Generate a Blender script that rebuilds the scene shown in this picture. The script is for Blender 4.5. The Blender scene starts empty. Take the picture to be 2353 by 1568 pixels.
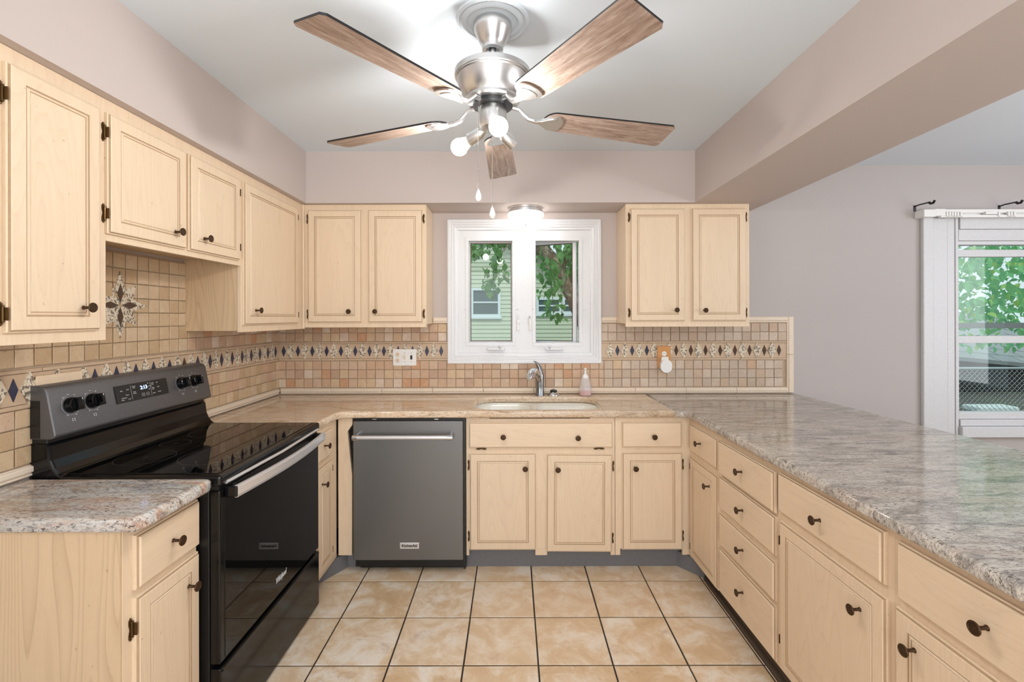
import bpy, bmesh, math, random
from math import sin, cos, pi, radians, sqrt
from mathutils import Vector, Matrix
random.seed(7)
sc = bpy.context.scene
COL = sc.collection

# ------------------------------------------------------------------ camera, world, lights, exposure
F = 1080.0                                   # focal length in px of the 2353 px wide frame
CZ = 1.45                                    # eye height
cam = bpy.data.cameras.new('camera')
cam.sensor_width = 36.0
cam.lens = F / 2353.0 * 36.0
cam.shift_y = -55.0 / 2353.0
cam.clip_start = 0.05
camo = bpy.data.objects.new('camera', cam)
COL.objects.link(camo)
camo.matrix_world = Matrix.Translation((0, 0, CZ)) @ Matrix.Rotation(radians(90), 4, 'X') @ Matrix.Rotation(radians(-0.13), 4, 'Z')
sc.camera = camo

w = bpy.data.worlds.new('world'); sc.world = w; w.use_nodes = True
bg = w.node_tree.nodes['Background']
bg.inputs[0].default_value = (0.82, 0.92, 1.0, 1)
bg.inputs[1].default_value = 1.05

def area(name, loc, rot, sx, sy, power, col):
    l = bpy.data.lights.new(name, 'AREA'); l.shape = 'RECTANGLE'; l.size = sx; l.size_y = sy
    l.energy = power; l.color = col
    o = bpy.data.objects.new(name, l); o.location = loc; o.rotation_euler = rot; COL.objects.link(o)
    return o
sun = bpy.data.lights.new('sun', 'SUN'); sun.energy = 1.2; sun.angle = radians(8); sun.color = (1, 0.97, 0.9)
suno = bpy.data.objects.new('sun', sun); suno.rotation_euler = (radians(38), radians(12), 0); COL.objects.link(suno)
# added area fills at an assumed rear door and an unseen right-hand window
area('rear_fill', (0.2, -2.45, 1.35), (radians(90), 0, 0), 2.6, 1.9, 68, (0.98, 0.985, 1.0))
area('dining_side_fill', (4.9, 0.6, 1.5), (0, radians(90), 0), 1.5, 2.2, 62, (0.95, 0.97, 1.0))
# added up-facing lights, no real fixtures; they brighten both ceilings
area('rear_ceiling_fill', (0.1, -1.2, 1.5), (radians(180), 0, 0), 1.2, 1.2, 52, (0.97, 0.985, 1.0))
area('dining_ceiling_fill', (3.4, 0.2, 1.5), (radians(180), 0, 0), 1.2, 1.2, 58, (0.97, 0.985, 1.0))
BULB_L = 400.0
FIXTURE_L = 10.0
sc.view_settings.view_transform = 'Standard'
sc.view_settings.look = 'None'
sc.view_settings.gamma = 1.0
sc.view_settings.use_curve_mapping = False
sc.view_settings.exposure = -0.08

# ------------------------------------------------------------------ node helpers and materials
def srgb(r, g, b):
    f = lambda c: (c / 255 / 12.92) if c <= 10.3 else ((c / 255 + 0.055) / 1.055) ** 2.4
    return (f(r), f(g), f(b), 1)

class NT:
    def __init__(s, name):
        s.m = bpy.data.materials.new(name); s.m.use_nodes = True
        s.t = s.m.node_tree; s.b = s.t.nodes['Principled BSDF']; s.out = s.t.nodes['Material Output']
    def n(s, typ, inputs=None, **kw):
        nd = s.t.nodes.new(typ)
        for k, v in kw.items(): setattr(nd, k, v)
        for k, v in (inputs or {}).items():
            if hasattr(v, 'is_linked') or isinstance(v, bpy.types.NodeSocket): s.t.links.new(v, nd.inputs[k])
            else: nd.inputs[k].default_value = v
        return nd
    def set(s, **kw):
        for k, v in kw.items():
            k = k.replace('_', ' ')
            if isinstance(v, bpy.types.NodeSocket): s.t.links.new(v, s.b.inputs[k])
            else: s.b.inputs[k].default_value = v
        return s
    def coord(s, scale=(1, 1, 1), rnd=0.0, which='Object'):
        tc = s.n('ShaderNodeTexCoord')
        mp = s.n('ShaderNodeMapping', {'Vector': tc.outputs[which], 'Scale': scale})
        if rnd:
            oi = s.n('ShaderNodeObjectInfo')
            mu = s.n('ShaderNodeMath', {0: oi.outputs['Random'], 1: rnd}, operation='MULTIPLY')
            cb = s.n('ShaderNodeCombineXYZ', {0: mu.outputs[0], 1: mu.outputs[0], 2: mu.outputs[0]})
            s.t.links.new(cb.outputs[0], mp.inputs['Location'])
        return mp.outputs[0]
    def noise(s, vec, scale, detail=4, rough=0.55, dist=0.0):
        return s.n('ShaderNodeTexNoise', {'Vector': vec, 'Scale': scale, 'Detail': detail, 'Roughness': rough, 'Distortion': dist}).outputs[0]
    def ramp(s, fac, stops, interp='LINEAR'):
        r = s.n('ShaderNodeValToRGB', {'Fac': fac}); cr = r.color_ramp; cr.interpolation = interp
        while len(cr.elements) < len(stops): cr.elements.new(0.5)
        for e, (p, c) in zip(cr.elements, stops): e.position = p; e.color = c
        return r.outputs[0]
    def mix(s, fac, a, b, mode='MIX'):
        nd = s.n('ShaderNodeMix', data_type='RGBA', blend_type=mode)
        for idx, v in ((0, fac), (6, a), (7, b)):
            if isinstance(v, bpy.types.NodeSocket): s.t.links.new(v, nd.inputs[idx])
            else: nd.inputs[idx].default_value = v
        return nd.outputs[2]
    def bump(s, h, strength=0.2, dist=0.002):
        b = s.n('ShaderNodeBump', {'Height': h, 'Strength': strength, 'Distance': dist})
        s.t.links.new(b.outputs[0], s.b.inputs['Normal'])

BW = lambda v: (v, v, v, 1)
def plain(name, col, rough=0.5, metal=0.0, spec=0.5, coat=0.0):
    m = NT(name).set(Base_Color=col, Roughness=rough, Metallic=metal)
    m.b.inputs['Specular IOR Level'].default_value = spec
    m.b.inputs['Coat Weight'].default_value = coat
    v = m.coord((1, 1, 1))
    nz = m.noise(v, 60, 3)
    m.set(Base_Color=m.mix(0.06, col, m.ramp(nz, [(0.3, BW(0.0)), (0.7, BW(1.0))]), 'OVERLAY'))
    return m.m

def wood(name, base, dark, grain=(1, 1, 1), rough=0.42, g=0.17):
    """pale pickled wood with fine cathedral grain; 'grain' squashes the long axis."""
    m = NT(name)
    v = m.coord(grain, rnd=17.0)
    big = m.noise(v, 2.2, 3, 0.5, 0.8)
    cn = m.noise(m.coord(tuple(k_ * 0.62 for k_ in grain), rnd=11.0), 1.05, 2, 0.4, 0.15)
    wav = m.n('ShaderNodeMath', {0: m.n('ShaderNodeMath', {0: cn, 1: 26.0}, operation='MULTIPLY').outputs[0]}, operation='FRACT').outputs[0]
    fine = m.noise(v, 42, 5, 0.7)
    c = m.mix(m.ramp(wav, [(0.0, BW(0.0)), (0.10, BW(g)), (0.16, BW(g * .5)), (0.55, BW(0.0)), (1, BW(0.0))]), base, dark)
    c = m.mix(m.ramp(fine, [(0.5, BW(0.0)), (0.75, BW(0.17))]), c, dark)
    c = m.mix(m.ramp(big, [(0.3, BW(0.0)), (0.8, BW(0.12))]), c, dark)
    v2 = m.coord((1, 1, 1), rnd=5.0)
    sp = m.noise(v2, 55, 2, 0.5)
    c = m.mix(m.ramp(sp, [(0.74, BW(0.0)), (0.80, BW(0.45))]), c, (dark[0] * 0.5, dark[1] * 0.45, dark[2] * 0.4, 1))
    m.set(Base_Color=c, Roughness=rough)
    m.bump(fine, 0.06, 0.001)
    return m.m

CREAM = srgb(229, 206, 177); CREAMD = srgb(190, 164, 133)
M = {}
M['cream_v'] = wood('cream_wood_upright', CREAM, CREAMD, (9, 9, 1))
M['cream_h'] = wood('cream_wood_lengthwise', CREAM, CREAMD, (1, 9, 9))
M['end_panel'] = wood('cream_end_panel', srgb(214, 187, 152), srgb(166, 136, 102), (8, 8, 0.9), 0.5, 0.42)
M['glaze'] = plain('brown_glaze', srgb(176, 148, 116), 0.6)
M['bronze'] = plain('aged_bronze', srgb(70, 48, 28), 0.4, 0.6)
M['brass'] = plain('antique_brass', srgb(96, 72, 42), 0.35, 0.8)

def paint(name, col, bump=0.12, scale=140):
    m = NT(name).set(Roughness=0.75)
    v = m.coord((1, 1, 1)); nz = m.noise(v, scale, 3)
    big = m.noise(v, 1.5, 2)
    m.set(Base_Color=m.mix(m.ramp(big, [(0.3, BW(0.0)), (0.7, BW(0.06))]), col, (col[0] * .8, col[1] * .8, col[2] * .8, 1)))
    m.bump(nz, bump, 0.001)
    return m.m
M['wall'] = paint('greige_paint', srgb(196, 184, 178))
M['wall_dining'] = paint('greige_plaster', srgb(184, 177, 174), 0.35, 60)
M['ceiling'] = paint('ceiling_paint', srgb(219, 228, 236), 0.08)
M['white'] = plain('white_gloss_paint', srgb(224, 225, 227), 0.32)
M['white_old'] = plain('worn_white_paint', srgb(208, 208, 209), 0.42)
M['plastic'] = plain('white_plastic', srgb(232, 231, 228), 0.3)
M['ceramic'] = plain('bisque_ceramic', srgb(236, 232, 220), 0.18, coat=0.4)
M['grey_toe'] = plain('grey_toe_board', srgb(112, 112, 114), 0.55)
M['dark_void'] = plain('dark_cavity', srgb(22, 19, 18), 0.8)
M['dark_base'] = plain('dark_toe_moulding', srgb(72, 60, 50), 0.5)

def travertine(name):
    m = NT(name)
    oi = m.n('ShaderNodeObjectInfo')
    v = m.coord((1, 1, 1), rnd=31.0)
    n1 = m.noise(v, 26, 6, 0.65, 0.6); n2 = m.noise(v, 110, 3, 0.6)
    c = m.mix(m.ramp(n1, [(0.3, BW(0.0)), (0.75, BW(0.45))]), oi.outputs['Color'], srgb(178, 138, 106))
    c = m.mix(m.ramp(n1, [(0.2, BW(0.40)), (0.42, BW(0.0))]), c, srgb(226, 208, 186))
    c = m.mix(m.ramp(n2, [(0.62, BW(0.0)), (0.72, BW(0.4))]), c, srgb(110, 84, 62))
    m.set(Base_Color=c, Roughness=0.52)
    m.bump(n2, 0.35, 0.002)
    return m.m
M['tile'] = travertine('tumbled_travertine')
M['grout'] = plain('tan_grout', srgb(182, 160, 136), 0.9)
M['trim_tile'] = plain('cream_trim_tile', srgb(226, 209, 188), 0.35)
M['liner'] = plain('liner_stone', srgb(196, 170, 142), 0.45)
M['slate'] = plain('dark_blue_marble', srgb(52, 54, 74), 0.25)
M['slate_brown'] = plain('dark_brown_marble', srgb(74, 52, 36), 0.3)
def speckle(name, base, spot, s=260):
    m = NT(name); v = m.coord((1, 1, 1), rnd=9.0)
    n1 = m.noise(v, s * 0.45, 3, 0.6, 0.5); n2 = m.noise(v, 40, 2)
    c = m.mix(m.ramp(n2, [(0.4, BW(0.0)), (0.7, BW(0.35))]), base, srgb(206, 182, 146))
    c = m.mix(m.ramp(n1, [(0.51, BW(0.0)), (0.56, BW(0.85))]), c, spot)
    m.set(Base_Color=c, Roughness=0.3); return m.m
M['speck'] = speckle('speckled_granite_chip', srgb(222, 210, 190), srgb(84, 72, 60), 200)

def granite(name, pale, mid, deep, accent, accent2, streak, speck_col, speck_lo=0.60, rot=0.0, accent_amt=0.8):
    m = NT(name)
    tc = m.n('ShaderNodeTexCoord')
    mp = m.n('ShaderNodeMapping', {'Vector': tc.outputs['Object'], 'Rotation': (0, 0, rot), 'Scale': streak})
    v = mp.outputs[0]
    n1 = m.noise(v, 3.2, 6, 0.62, 1.1)
    c = m.ramp(n1, [(0.28, deep), (0.42, mid), (0.56, pale), (0.8, mid)])
    n2 = m.noise(v, 1.7, 4, 0.6, 0.9)
    c = m.mix(m.ramp(n2, [(0.50, BW(0.0)), (0.66, BW(accent_amt))]), c, accent)
    c = m.mix(m.ramp(n2, [(0.30, BW(accent_amt)), (0.44, BW(0.0))]), c, accent2)
    n3 = m.noise(v, 30, 6, 0.75, 0.3)
    c = m.mix(m.ramp(n3, [(0.50, BW(0.0)), (0.62, BW(0.6))]), c, deep)
    c = m.mix(m.ramp(n3, [(0.36, BW(0.55)), (0.46, BW(0.0))]), c, pale)
    mp2 = m.n('ShaderNodeMapping', {'Vector': tc.outputs['Object'], 'Rotation': (0, 0, rot), 'Scale': (1, 2.2, 1.6)})
    n4 = m.noise(mp2.outputs[0], 82, 4, 0.65, 0.5)
    mod = m.ramp(m.noise(mp2.outputs[0], 9, 3, 0.6), [(0.36, BW(0.25)), (0.58, BW(1.0))])
    sp4 = m.mix(1.0, m.ramp(n4, [(speck_lo, BW(0.0)), (speck_lo + 0.05, BW(0.85))]), mod, 'MULTIPLY')
    c = m.mix(sp4, c, speck_col)
    n5 = m.noise(mp2.outputs[0], 170, 2, 0.5)
    c = m.mix(m.ramp(n5, [(0.60, BW(0.0)), (0.68, BW(0.5))]), c, srgb(226, 218, 206))
    m.set(Base_Color=c, Roughness=0.09)
    return m.m
ST = (1.6, 7.0, 5.0)
M['granite_back'] = granite('warm_beige_granite', srgb(226, 206, 182), srgb(206, 180, 150), srgb(150, 124, 100), srgb(212, 168, 118), srgb(170, 164, 158), ST, srgb(74, 62, 58), 0.60, 0.05, 0.45)
M['granite_pen'] = granite('grey_streaked_granite', srgb(202, 192, 180), srgb(158, 149, 139), srgb(84, 77, 71), srgb(180, 160, 144), srgb(126, 118, 112), ST, srgb(52, 45, 42), 0.555, -0.25, 0.6)
M['granite_near'] = granite('blue_and_rust_granite', srgb(208, 206, 200), srgb(188, 168, 150), srgb(84, 90, 102), srgb(194, 146, 116), srgb(120, 130, 144), ST, srgb(32, 33, 40), 0.555, 0.12, 0.6)

def floor_tile():
    m = NT('sandstone_floor_tile')
    oi = m.n('ShaderNodeObjectInfo')
    v = m.coord((1, 1, 1), rnd=23.0)
    n1 = m.noise(v, 7.5, 8, 0.68, 0.5); n2 = m.noise(v, 9, 7, 0.75, 0.3); n3 = m.noise(v, 90, 3)
    c = m.ramp(n1, [(0.32, srgb(202, 168, 128)), (0.46, srgb(215, 187, 150)), (0.54, srgb(226, 206, 180)), (0.64, srgb(236, 226, 212))])
    c = m.mix(m.ramp(n2, [(0.56, BW(0.0)), (0.70, BW(0.6))]), c, srgb(176, 134, 98))
    c = m.mix(m.ramp(oi.outputs['Random'], [(0.0, BW(0.0)), (1.0, BW(0.35))]), c, srgb(232, 212, 186))
    m.set(Base_Color=c, Roughness=0.36); m.bump(n3, 0.12, 0.001)
    return m.m
M['floor_tile'] = floor_tile()
M['floor_grout'] = plain('dark_floor_grout', srgb(60, 50, 42), 0.9)
M['dining_floor'] = wood('dining_wood_floor', srgb(150, 112, 78), srgb(96, 64, 40), (6, 1, 6))

def brushed(name, col, rough=0.28, stretch=(60, 60, 1)):
    m = NT(name); v = m.coord(stretch); nz = m.noise(v, 12, 3)
    m.set(Base_Color=col, Metallic=1.0, Roughness=m.n('ShaderNodeMapRange', {'Value': nz, 'To Min': rough * 0.8, 'To Max': rough * 1.3}).outputs[0])
    m.bump(nz, 0.03, 0.0005); return m.m
M['nickel'] = brushed('brushed_nickel', srgb(214, 214, 214), 0.3)
M['steel'] = brushed('brushed_steel', srgb(226, 226, 228), 0.3, (60, 1, 60)); M['steel'].node_tree.nodes['Principled BSDF'].inputs['Metallic'].default_value = 0.7
M['dark_steel'] = brushed('dark_stainless', srgb(124, 124, 124), 0.36, (1, 60, 60)); M['dark_steel'].node_tree.nodes['Principled BSDF'].inputs['Metallic'].default_value = 0.85
M['chrome'] = plain('chrome', srgb(220, 222, 226), 0.12, 1.0)
M['faucet'] = brushed('faucet_steel', srgb(150, 156, 160), 0.22)
M['black_gloss'] = plain('black_enamel', srgb(13, 13, 14), 0.13, spec=0.35)
M['black_glass'] = plain('black_glass', srgb(8, 8, 9), 0.03, spec=0.4)
M['black_satin'] = plain('black_plastic', srgb(20, 20, 21), 0.3)
def console_mat():
    m = NT('dark_metallic_console'); v = m.coord(); nz = m.noise(v, 900, 2)
    m.set(Base_Color=m.ramp(nz, [(0.35, srgb(92, 92, 94)), (0.65, srgb(122, 122, 124))]), Metallic=0.7, Roughness=0.42); return m.m
M['console'] = console_mat()
M['print'] = plain('white_print', srgb(215, 216, 220), 0.5)
M['ring_print'] = plain('grey_burner_print', srgb(74, 74, 78), 0.35)

def blade_wood():
    m = NT('weathered_oak_blade')
    v = m.coord((1.2, 11, 11), rnd=12.0)
    n1 = m.noise(v, 6, 6, 0.7, 0.9); n2 = m.noise(v, 45, 3, 0.7)
    c = m.ramp(n1, [(0.3, srgb(122, 98, 84)), (0.5, srgb(162, 140, 126)), (0.68, srgb(190, 172, 160))])
    c = m.mix(m.ramp(n2, [(0.52, BW(0.0)), (0.7, BW(0.4))]), c, srgb(92, 64, 48))
    m.set(Base_Color=c, Roughness=0.5); return m.m
M['blade'] = blade_wood()

def emit(name, col, strength):
    m = NT(name); m.set(Base_Color=(0.9, 0.9, 0.9, 1))
    m.b.inputs['Emission Color'].default_value = col; m.b.inputs['Emission Strength'].default_value = strength
    return m.m
M['bulb'] = emit('lit_bulb', (1.0, 0.975, 0.945, 1), BULB_L)
M['dome'] = emit('lit_opal_glass', (1.0, 0.97, 0.93, 1), FIXTURE_L)
M['led'] = emit('blue_clock_digits', (0.25, 0.45, 1.0, 1), 6.0)

def glass(name, tint=(0.93, 0.98, 0.96, 1), ior=1.32):
    m = NT(name); t = m.t; t.nodes.remove(m.b)
    tr = m.n('ShaderNodeBsdfTransparent', {'Color': tint}); gl = m.n('ShaderNodeBsdfGlossy', {'Roughness': 0.0})
    ge = m.n('ShaderNodeNewGeometry'); ii = m.n('ShaderNodeMapRange', {'Value': ge.outputs['Backfacing'], 'To Min': ior, 'To Max': 1 / ior})
    fr = m.n('ShaderNodeFresnel', {'IOR': ii.outputs[0]})
    mx = m.n('ShaderNodeMixShader', {0: fr.outputs[0], 1: tr.outputs[0], 2: gl.outputs[0]})
    t.links.new(mx.outputs[0], m.out.inputs[0]); return m.m
M['pane'] = glass('window_glass')
def clear_plastic(name, col, alpha_mix):
    m = NT(name); t = m.t
    m.set(Base_Color=col, Roughness=0.08)
    tr = m.n('ShaderNodeBsdfTransparent', {'Color': (0.96, 0.95, 0.95, 1)})
    mx = m.n('ShaderNodeMixShader', {0: alpha_mix, 1: tr.outputs[0], 2: m.b.outputs[0]})
    t.links.new(mx.outputs[0], m.out.inputs[0]); return m.m
M['clear'] = clear_plastic('clear_plastic', (0.9, 0.88, 0.88, 1), 0.35)
M['pink'] = clear_plastic('pink_soap', srgb(236, 150, 140), 0.75)
M['crystal'] = clear_plastic('crystal_pendant', (0.9, 0.88, 0.86, 1), 0.55)
M['oak_plate'] = wood('honey_oak_plate', srgb(206, 146, 86), srgb(160, 100, 50), (9, 9, 1))
M['siding'] = plain('cream_siding', srgb(204, 212, 186), 0.6)
M['ext_white'] = plain('exterior_white', srgb(226, 236, 238), 0.5)
M['ext_glass'] = plain('dark_house_window', srgb(84, 104, 104), 0.15)
M['shingle'] = plain('grey_shingle', srgb(150, 156, 158), 0.9)
def leafmat(name, c1, c2):
    m = NT(name); oi = m.n('ShaderNodeObjectInfo'); v = m.coord(); nz = m.noise(v, 3.0, 2)
    c = m.mix(oi.outputs['Random'], c1, c2); c = m.mix(m.ramp(nz, [(0.4, BW(0)), (0.6, BW(1))]), c, c2)
    m.set(Base_Color=c, Roughness=0.5); m.b.inputs['Subsurface Weight'].default_value = 0.0
    tl = m.n('ShaderNodeBsdfTranslucent', {'Color': c})
    mx = m.n('ShaderNodeMixShader', {0: 0.4, 1: m.b.outputs[0], 2: tl.outputs[0]})
    m.t.links.new(mx.outputs[0], m.out.inputs[0]); return m.m
M['leaf'] = leafmat('green_leaf', srgb(92, 138, 76), srgb(128, 176, 104))
M['leaf_b'] = leafmat('blue_green_leaf', srgb(104, 184, 136), srgb(140, 208, 140))
M['leaf_y'] = leafmat('yellow_green_leaf', srgb(196, 226, 130), srgb(160, 210, 124))  # paler yellow-green leaves scattered among the blue-green ones
def bark():
    m = NT('tree_bark'); v = m.coord((1, 1, 0.5)); n1 = m.noise(v, 9, 6, 0.7, 1.0)
    m.set(Base_Color=m.ramp(n1, [(0.35, srgb(96, 76, 62)), (0.5, srgb(140, 118, 98)), (0.66, srgb(196, 184, 166))]), Roughness=0.9)
    m.bump(n1, 0.6, 0.02); return m.m
M['bark'] = bark()
M['galv'] = plain('galvanised_wire', srgb(170, 182, 186), 0.4, 0.5)
def ground():
    m = NT('mulch_and_lawn'); v = m.coord(); n1 = m.noise(v, 2, 5); n2 = m.noise(v, 30, 4, 0.7)
    c = m.ramp(n1, [(0.5, srgb(104, 100, 94)), (0.75, srgb(98, 116, 84))])
    m.set(Base_Color=m.mix(m.ramp(n2, [(0.4, BW(0)), (0.7, BW(0.6))]), c, srgb(58, 52, 46)), Roughness=0.95); return m.m
M['ground'] = ground()

# ------------------------------------------------------------------ mesh helpers
class MB:
    def __init__(s): s.v = []; s.f = []; s.mi = []; s.sm = []
    def add(s, vs, fs, mi=0, smooth=False):
        o = len(s.v); s.v += [tuple(v) for v in vs]
        for f in fs: s.f.append([i + o for i in f]); s.mi.append(mi); s.sm.append(smooth)
        return s
    def box(s, x0, x1, y0, y1, z0, z1, b=0.0, mi=0):
        if x0 > x1: x0, x1 = x1, x0
        if y0 > y1: y0, y1 = y1, y0
        if z0 > z1: z0, z1 = z1, z0
        if b <= 0:
            return s.add([(x0, y0, z0), (x1, y0, z0), (x1, y1, z0), (x0, y1, z0), (x0, y0, z1), (x1, y0, z1), (x1, y1, z1), (x0, y1, z1)],
                         [(3, 2, 1, 0), (4, 5, 6, 7), (0, 1, 5, 4), (1, 2, 6, 5), (2, 3, 7, 6), (3, 0, 4, 7)], mi)
        bm = bmesh.new(); bmesh.ops.create_cube(bm, size=1)
        for v in bm.verts: v.co = ((x0 + x1) / 2 + v.co.x * (x1 - x0), (y0 + y1) / 2 + v.co.y * (y1 - y0), (z0 + z1) / 2 + v.co.z * (z1 - z0))
        b = min(b, (x1 - x0) * .45, (y1 - y0) * .45, (z1 - z0) * .45)
        bmesh.ops.bevel(bm, geom=bm.edges[:], offset=b, segments=2, affect='EDGES', profile=0.5)
        bm.verts.index_update()
        s.add([v.co.copy() for v in bm.verts], [[v.index for v in f.verts] for f in bm.faces], mi); bm.free(); return s
    def rings(s, rings, close_ends=True, mi=0, smooth=True, closed=True):
        n = len(rings[0]); vs = [p for r in rings for p in r]; fs = []
        for i in range(len(rings) - 1):
            for j in range(n if closed else n - 1):
                k = (j + 1) % n
                fs.append((i * n + j, i * n + k, (i + 1) * n + k, (i + 1) * n + j))
        s.add(vs, fs, mi, smooth)
        if close_ends: s.add(rings[0], [tuple(range(n))[::-1]], mi); s.add(rings[-1], [tuple(range(n))], mi)
        return s
    def lathe(s, prof, c=(0, 0, 0), axis='z', n=24, mi=0, smooth=True, caps=True):
        R = []
        for r, h in prof:
            ring = []
            for i in range(n):
                a = 2 * pi * i / n; p, q = r * cos(a), r * sin(a)
                if axis == 'z': ring.append((c[0] + p, c[1] + q, c[2] + h))
                elif axis == 'y': ring.append((c[0] + p, c[1] + h, c[2] - q))
                else: ring.append((c[0] + h, c[1] + p, c[2] + q))
            R.append(ring)
        return s.rings(R, caps, mi, smooth)
    def tube(s, pts, rad, n=10, mi=0, flat=1.0):
        pts = [Vector(p) for p in pts]; R = []
        for i, p in enumerate(pts):
            t = (pts[min(i + 1, len(pts) - 1)] - pts[max(i - 1, 0)]).normalized()
            ref = Vector((0, 0, 1)) if abs(t.z) < 0.9 else Vector((1, 0, 0))
            a = t.cross(ref).normalized(); b = t.cross(a).normalized()
            r = rad[i] if isinstance(rad, (list, tuple)) else rad
            R.append([p + a * r * cos(2 * pi * j / n) + b * r * flat * sin(2 * pi * j / n) for j in range(n)])
        return s.rings(R, True, mi)
    def prism(s, poly, lo, hi, axis='y', mi=0):
        n = len(poly)
        def P(u, v, h): return (u, h, v) if axis == 'y' else ((h, u, v) if axis == 'x' else (u, v, h))
        vs = [P(u, v, lo) for u, v in poly] + [P(u, v, hi) for u, v in poly]
        return s.add(vs, [tuple(range(n))[::-1], tuple(range(n, 2 * n))] + [(i, (i + 1) % n, (i + 1) % n + n, i + n) for i in range(n)], mi)
    def mesh(s, name, mats):
        me = bpy.data.meshes.new(name); me.from_pydata(s.v, [], s.f); me.update()
        for m in (mats if isinstance(mats, (list, tuple)) else [mats]): me.materials.append(M[m] if isinstance(m, str) else m)
        me.polygons.foreach_set('material_index', s.mi); me.polygons.foreach_set('use_smooth', s.sm)
        bm = bmesh.new(); bm.from_mesh(me); bmesh.ops.remove_doubles(bm, verts=bm.verts, dist=1e-6)
        bmesh.ops.recalc_face_normals(bm, faces=bm.faces); bm.to_mesh(me); bm.free()
        if any(s.sm): me.set_sharp_from_angle(angle=radians(38))
        return me

def link(name, me, parent=None, loc=(0, 0, 0), rot=(0, 0, 0), col=None):
    o = bpy.data.objects.new(name, me); COL.objects.link(o)
    o.location = loc; o.rotation_euler = rot
    if parent: o.parent = parent
    if col: o.color = col
    return o
def part(name, mb, mats, parent=None, loc=(0, 0, 0), rot=(0, 0, 0)):
    return link(name, mb.mesh(name, mats), parent, loc, rot)
def tag(o, label, cat, group=None):
    o['label'] = label; o['category'] = cat
    if group: o['group'] = group
    return o
def thing(name, label, cat, loc=(0, 0, 0), rz=0.0, group=None):
    o = bpy.data.objects.new(name, None); COL.objects.link(o); o.empty_display_size = 0.1
    o.location = loc; o.rotation_euler = (0, 0, rz); return tag(o, label, cat, group)
def struct(name, mb, mats, label=None, parent=None):
    o = part(name, mb, mats, parent); o['kind'] = 'structure'
    if label: o['label'] = label
    return o
def stuff(o): o['kind'] = 'stuff'; return o
def rrect(x0, x1, y0, y1, r, n=6):
    P = []
    for cx, cy, a0 in ((x1 - r, y0 + r, -90), (x1 - r, y1 - r, 0), (x0 + r, y1 - r, 90), (x0 + r, y0 + r, 180)):
        for i in range(n + 1):
            a = radians(a0 + 90 * i / n); P.append((cx + r * cos(a), cy + r * sin(a)))
    return P
def slab_mesh(name, outer, holes, z0, z1, r, mat):
    cu = bpy.data.curves.new(name, 'CURVE'); cu.dimensions = '2D'; cu.fill_mode = 'BOTH'
    for pl in [outer] + holes:
        sp = cu.splines.new('POLY'); sp.points.add(len(pl) - 1); sp.use_cyclic_u = True
        for p, (x, y) in zip(sp.points, pl): p.co = (x, y, 0, 1)
    cu.extrude = (z1 - z0) / 2 - r; cu.bevel_depth = r; cu.bevel_resolution = 3; cu.offset = -r
    o = bpy.data.objects.new(name, cu); COL.objects.link(o); bpy.context.view_layer.update()
    dg = bpy.context.evaluated_depsgraph_get()
    me = bpy.data.meshes.new_from_object(o.evaluated_get(dg))
    bpy.data.objects.remove(o); bpy.data.curves.remove(cu)
    me.transform(Matrix.Translation((0, 0, (z0 + z1) / 2)))
    me.materials.clear(); me.materials.append(M[mat])
    return me
def text_mesh(txt, size, mat, ext=0.0004, shear=0.0, bold=0.0):
    cu = bpy.data.curves.new('lettering', 'FONT'); cu.body = txt; cu.size = size; cu.extrude = ext
    cu.align_x = 'CENTER'; cu.align_y = 'CENTER'; cu.shear = shear; cu.offset = bold; cu.resolution_u = 3
    o = bpy.data.objects.new('lettering', cu); COL.objects.link(o); bpy.context.view_layer.update()
    me = bpy.data.meshes.new_from_object(o.evaluated_get(bpy.context.evaluated_depsgraph_get()))
    bpy.data.objects.remove(o); bpy.data.curves.remove(cu)
    me.materials.clear(); me.materials.append(M[mat]); return me

PX = lambda px, Y: (px - 1176.5) * Y / F            # metres across on a plane at distance Y
PZ = lambda py, Y: CZ - (py - 729.0) * Y / F

# ------------------------------------------------------------------ the room shell
YW, XL = 3.243, -1.612
CEIL, SOF = 2.4915, 2.168
XR = 5.0; YB = -2.6
# sink window opening and dining window opening in the back wall
W1 = (-0.375, 0.545, 1.20, 2.05)
W2 = (3.03, 4.15, 0.70, 2.02)
mb = MB()
xs = [XL - 0.15, W1[0], W1[1], W2[0], W2[1], XR + 0.15]
mb.box(xs[0], W1[0], YW, YW + 0.15, -0.05, CEIL + .1)
mb.box(W1[0], W1[1], YW, YW + 0.15, -0.05, W1[2]); mb.box(W1[0], W1[1], YW, YW + 0.15, W1[3], CEIL + .1)
mb.box(W1[1], 1.62, YW, YW + 0.15, -0.05, CEIL + .1)
wall_back = struct('wall_back', mb, 'wall', 'greige painted kitchen wall around the sink window')
mb = MB()
mb.box(1.62, W2[0], YW, YW + 0.15, -0.05, CEIL + .1)
mb.box(W2[0], W2[1], YW, YW + 0.15, -0.05, W2[2]); mb.box(W2[0], W2[1], YW, YW + 0.15, W2[3], CEIL + .1)
mb.box(W2[1], XR + .15, YW, YW + 0.15, -0.05, CEIL + .1)
struct('wall_dining', mb, 'wall_dining', 'greige plaster wall of the dining area')
struct('wall_left', MB().box(XL - 0.15, XL, YB, YW, -0.05, CEIL + .1), 'wall')
mb = MB()   # right wall with a window opening
mb.box(XR, XR + .15, YB, -0.6, -0.05, CEIL + .1); mb.box(XR, XR + .15, 1.8, YW, -0.05, CEIL + .1)
mb.box(XR, XR + .15, -0.6, 1.8, -0.05, .7); mb.box(XR, XR + .15, -0.6, 1.8, 2.1, CEIL + .1)
struct('wall_right', mb, 'wall_dining')
mb = MB()
mb.box(XL - .15, -1.2, YB - .15, YB, -0.05, CEIL + .1); mb.box(1.6, XR + .15, YB - .15, YB, -0.05, CEIL + .1)
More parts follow.
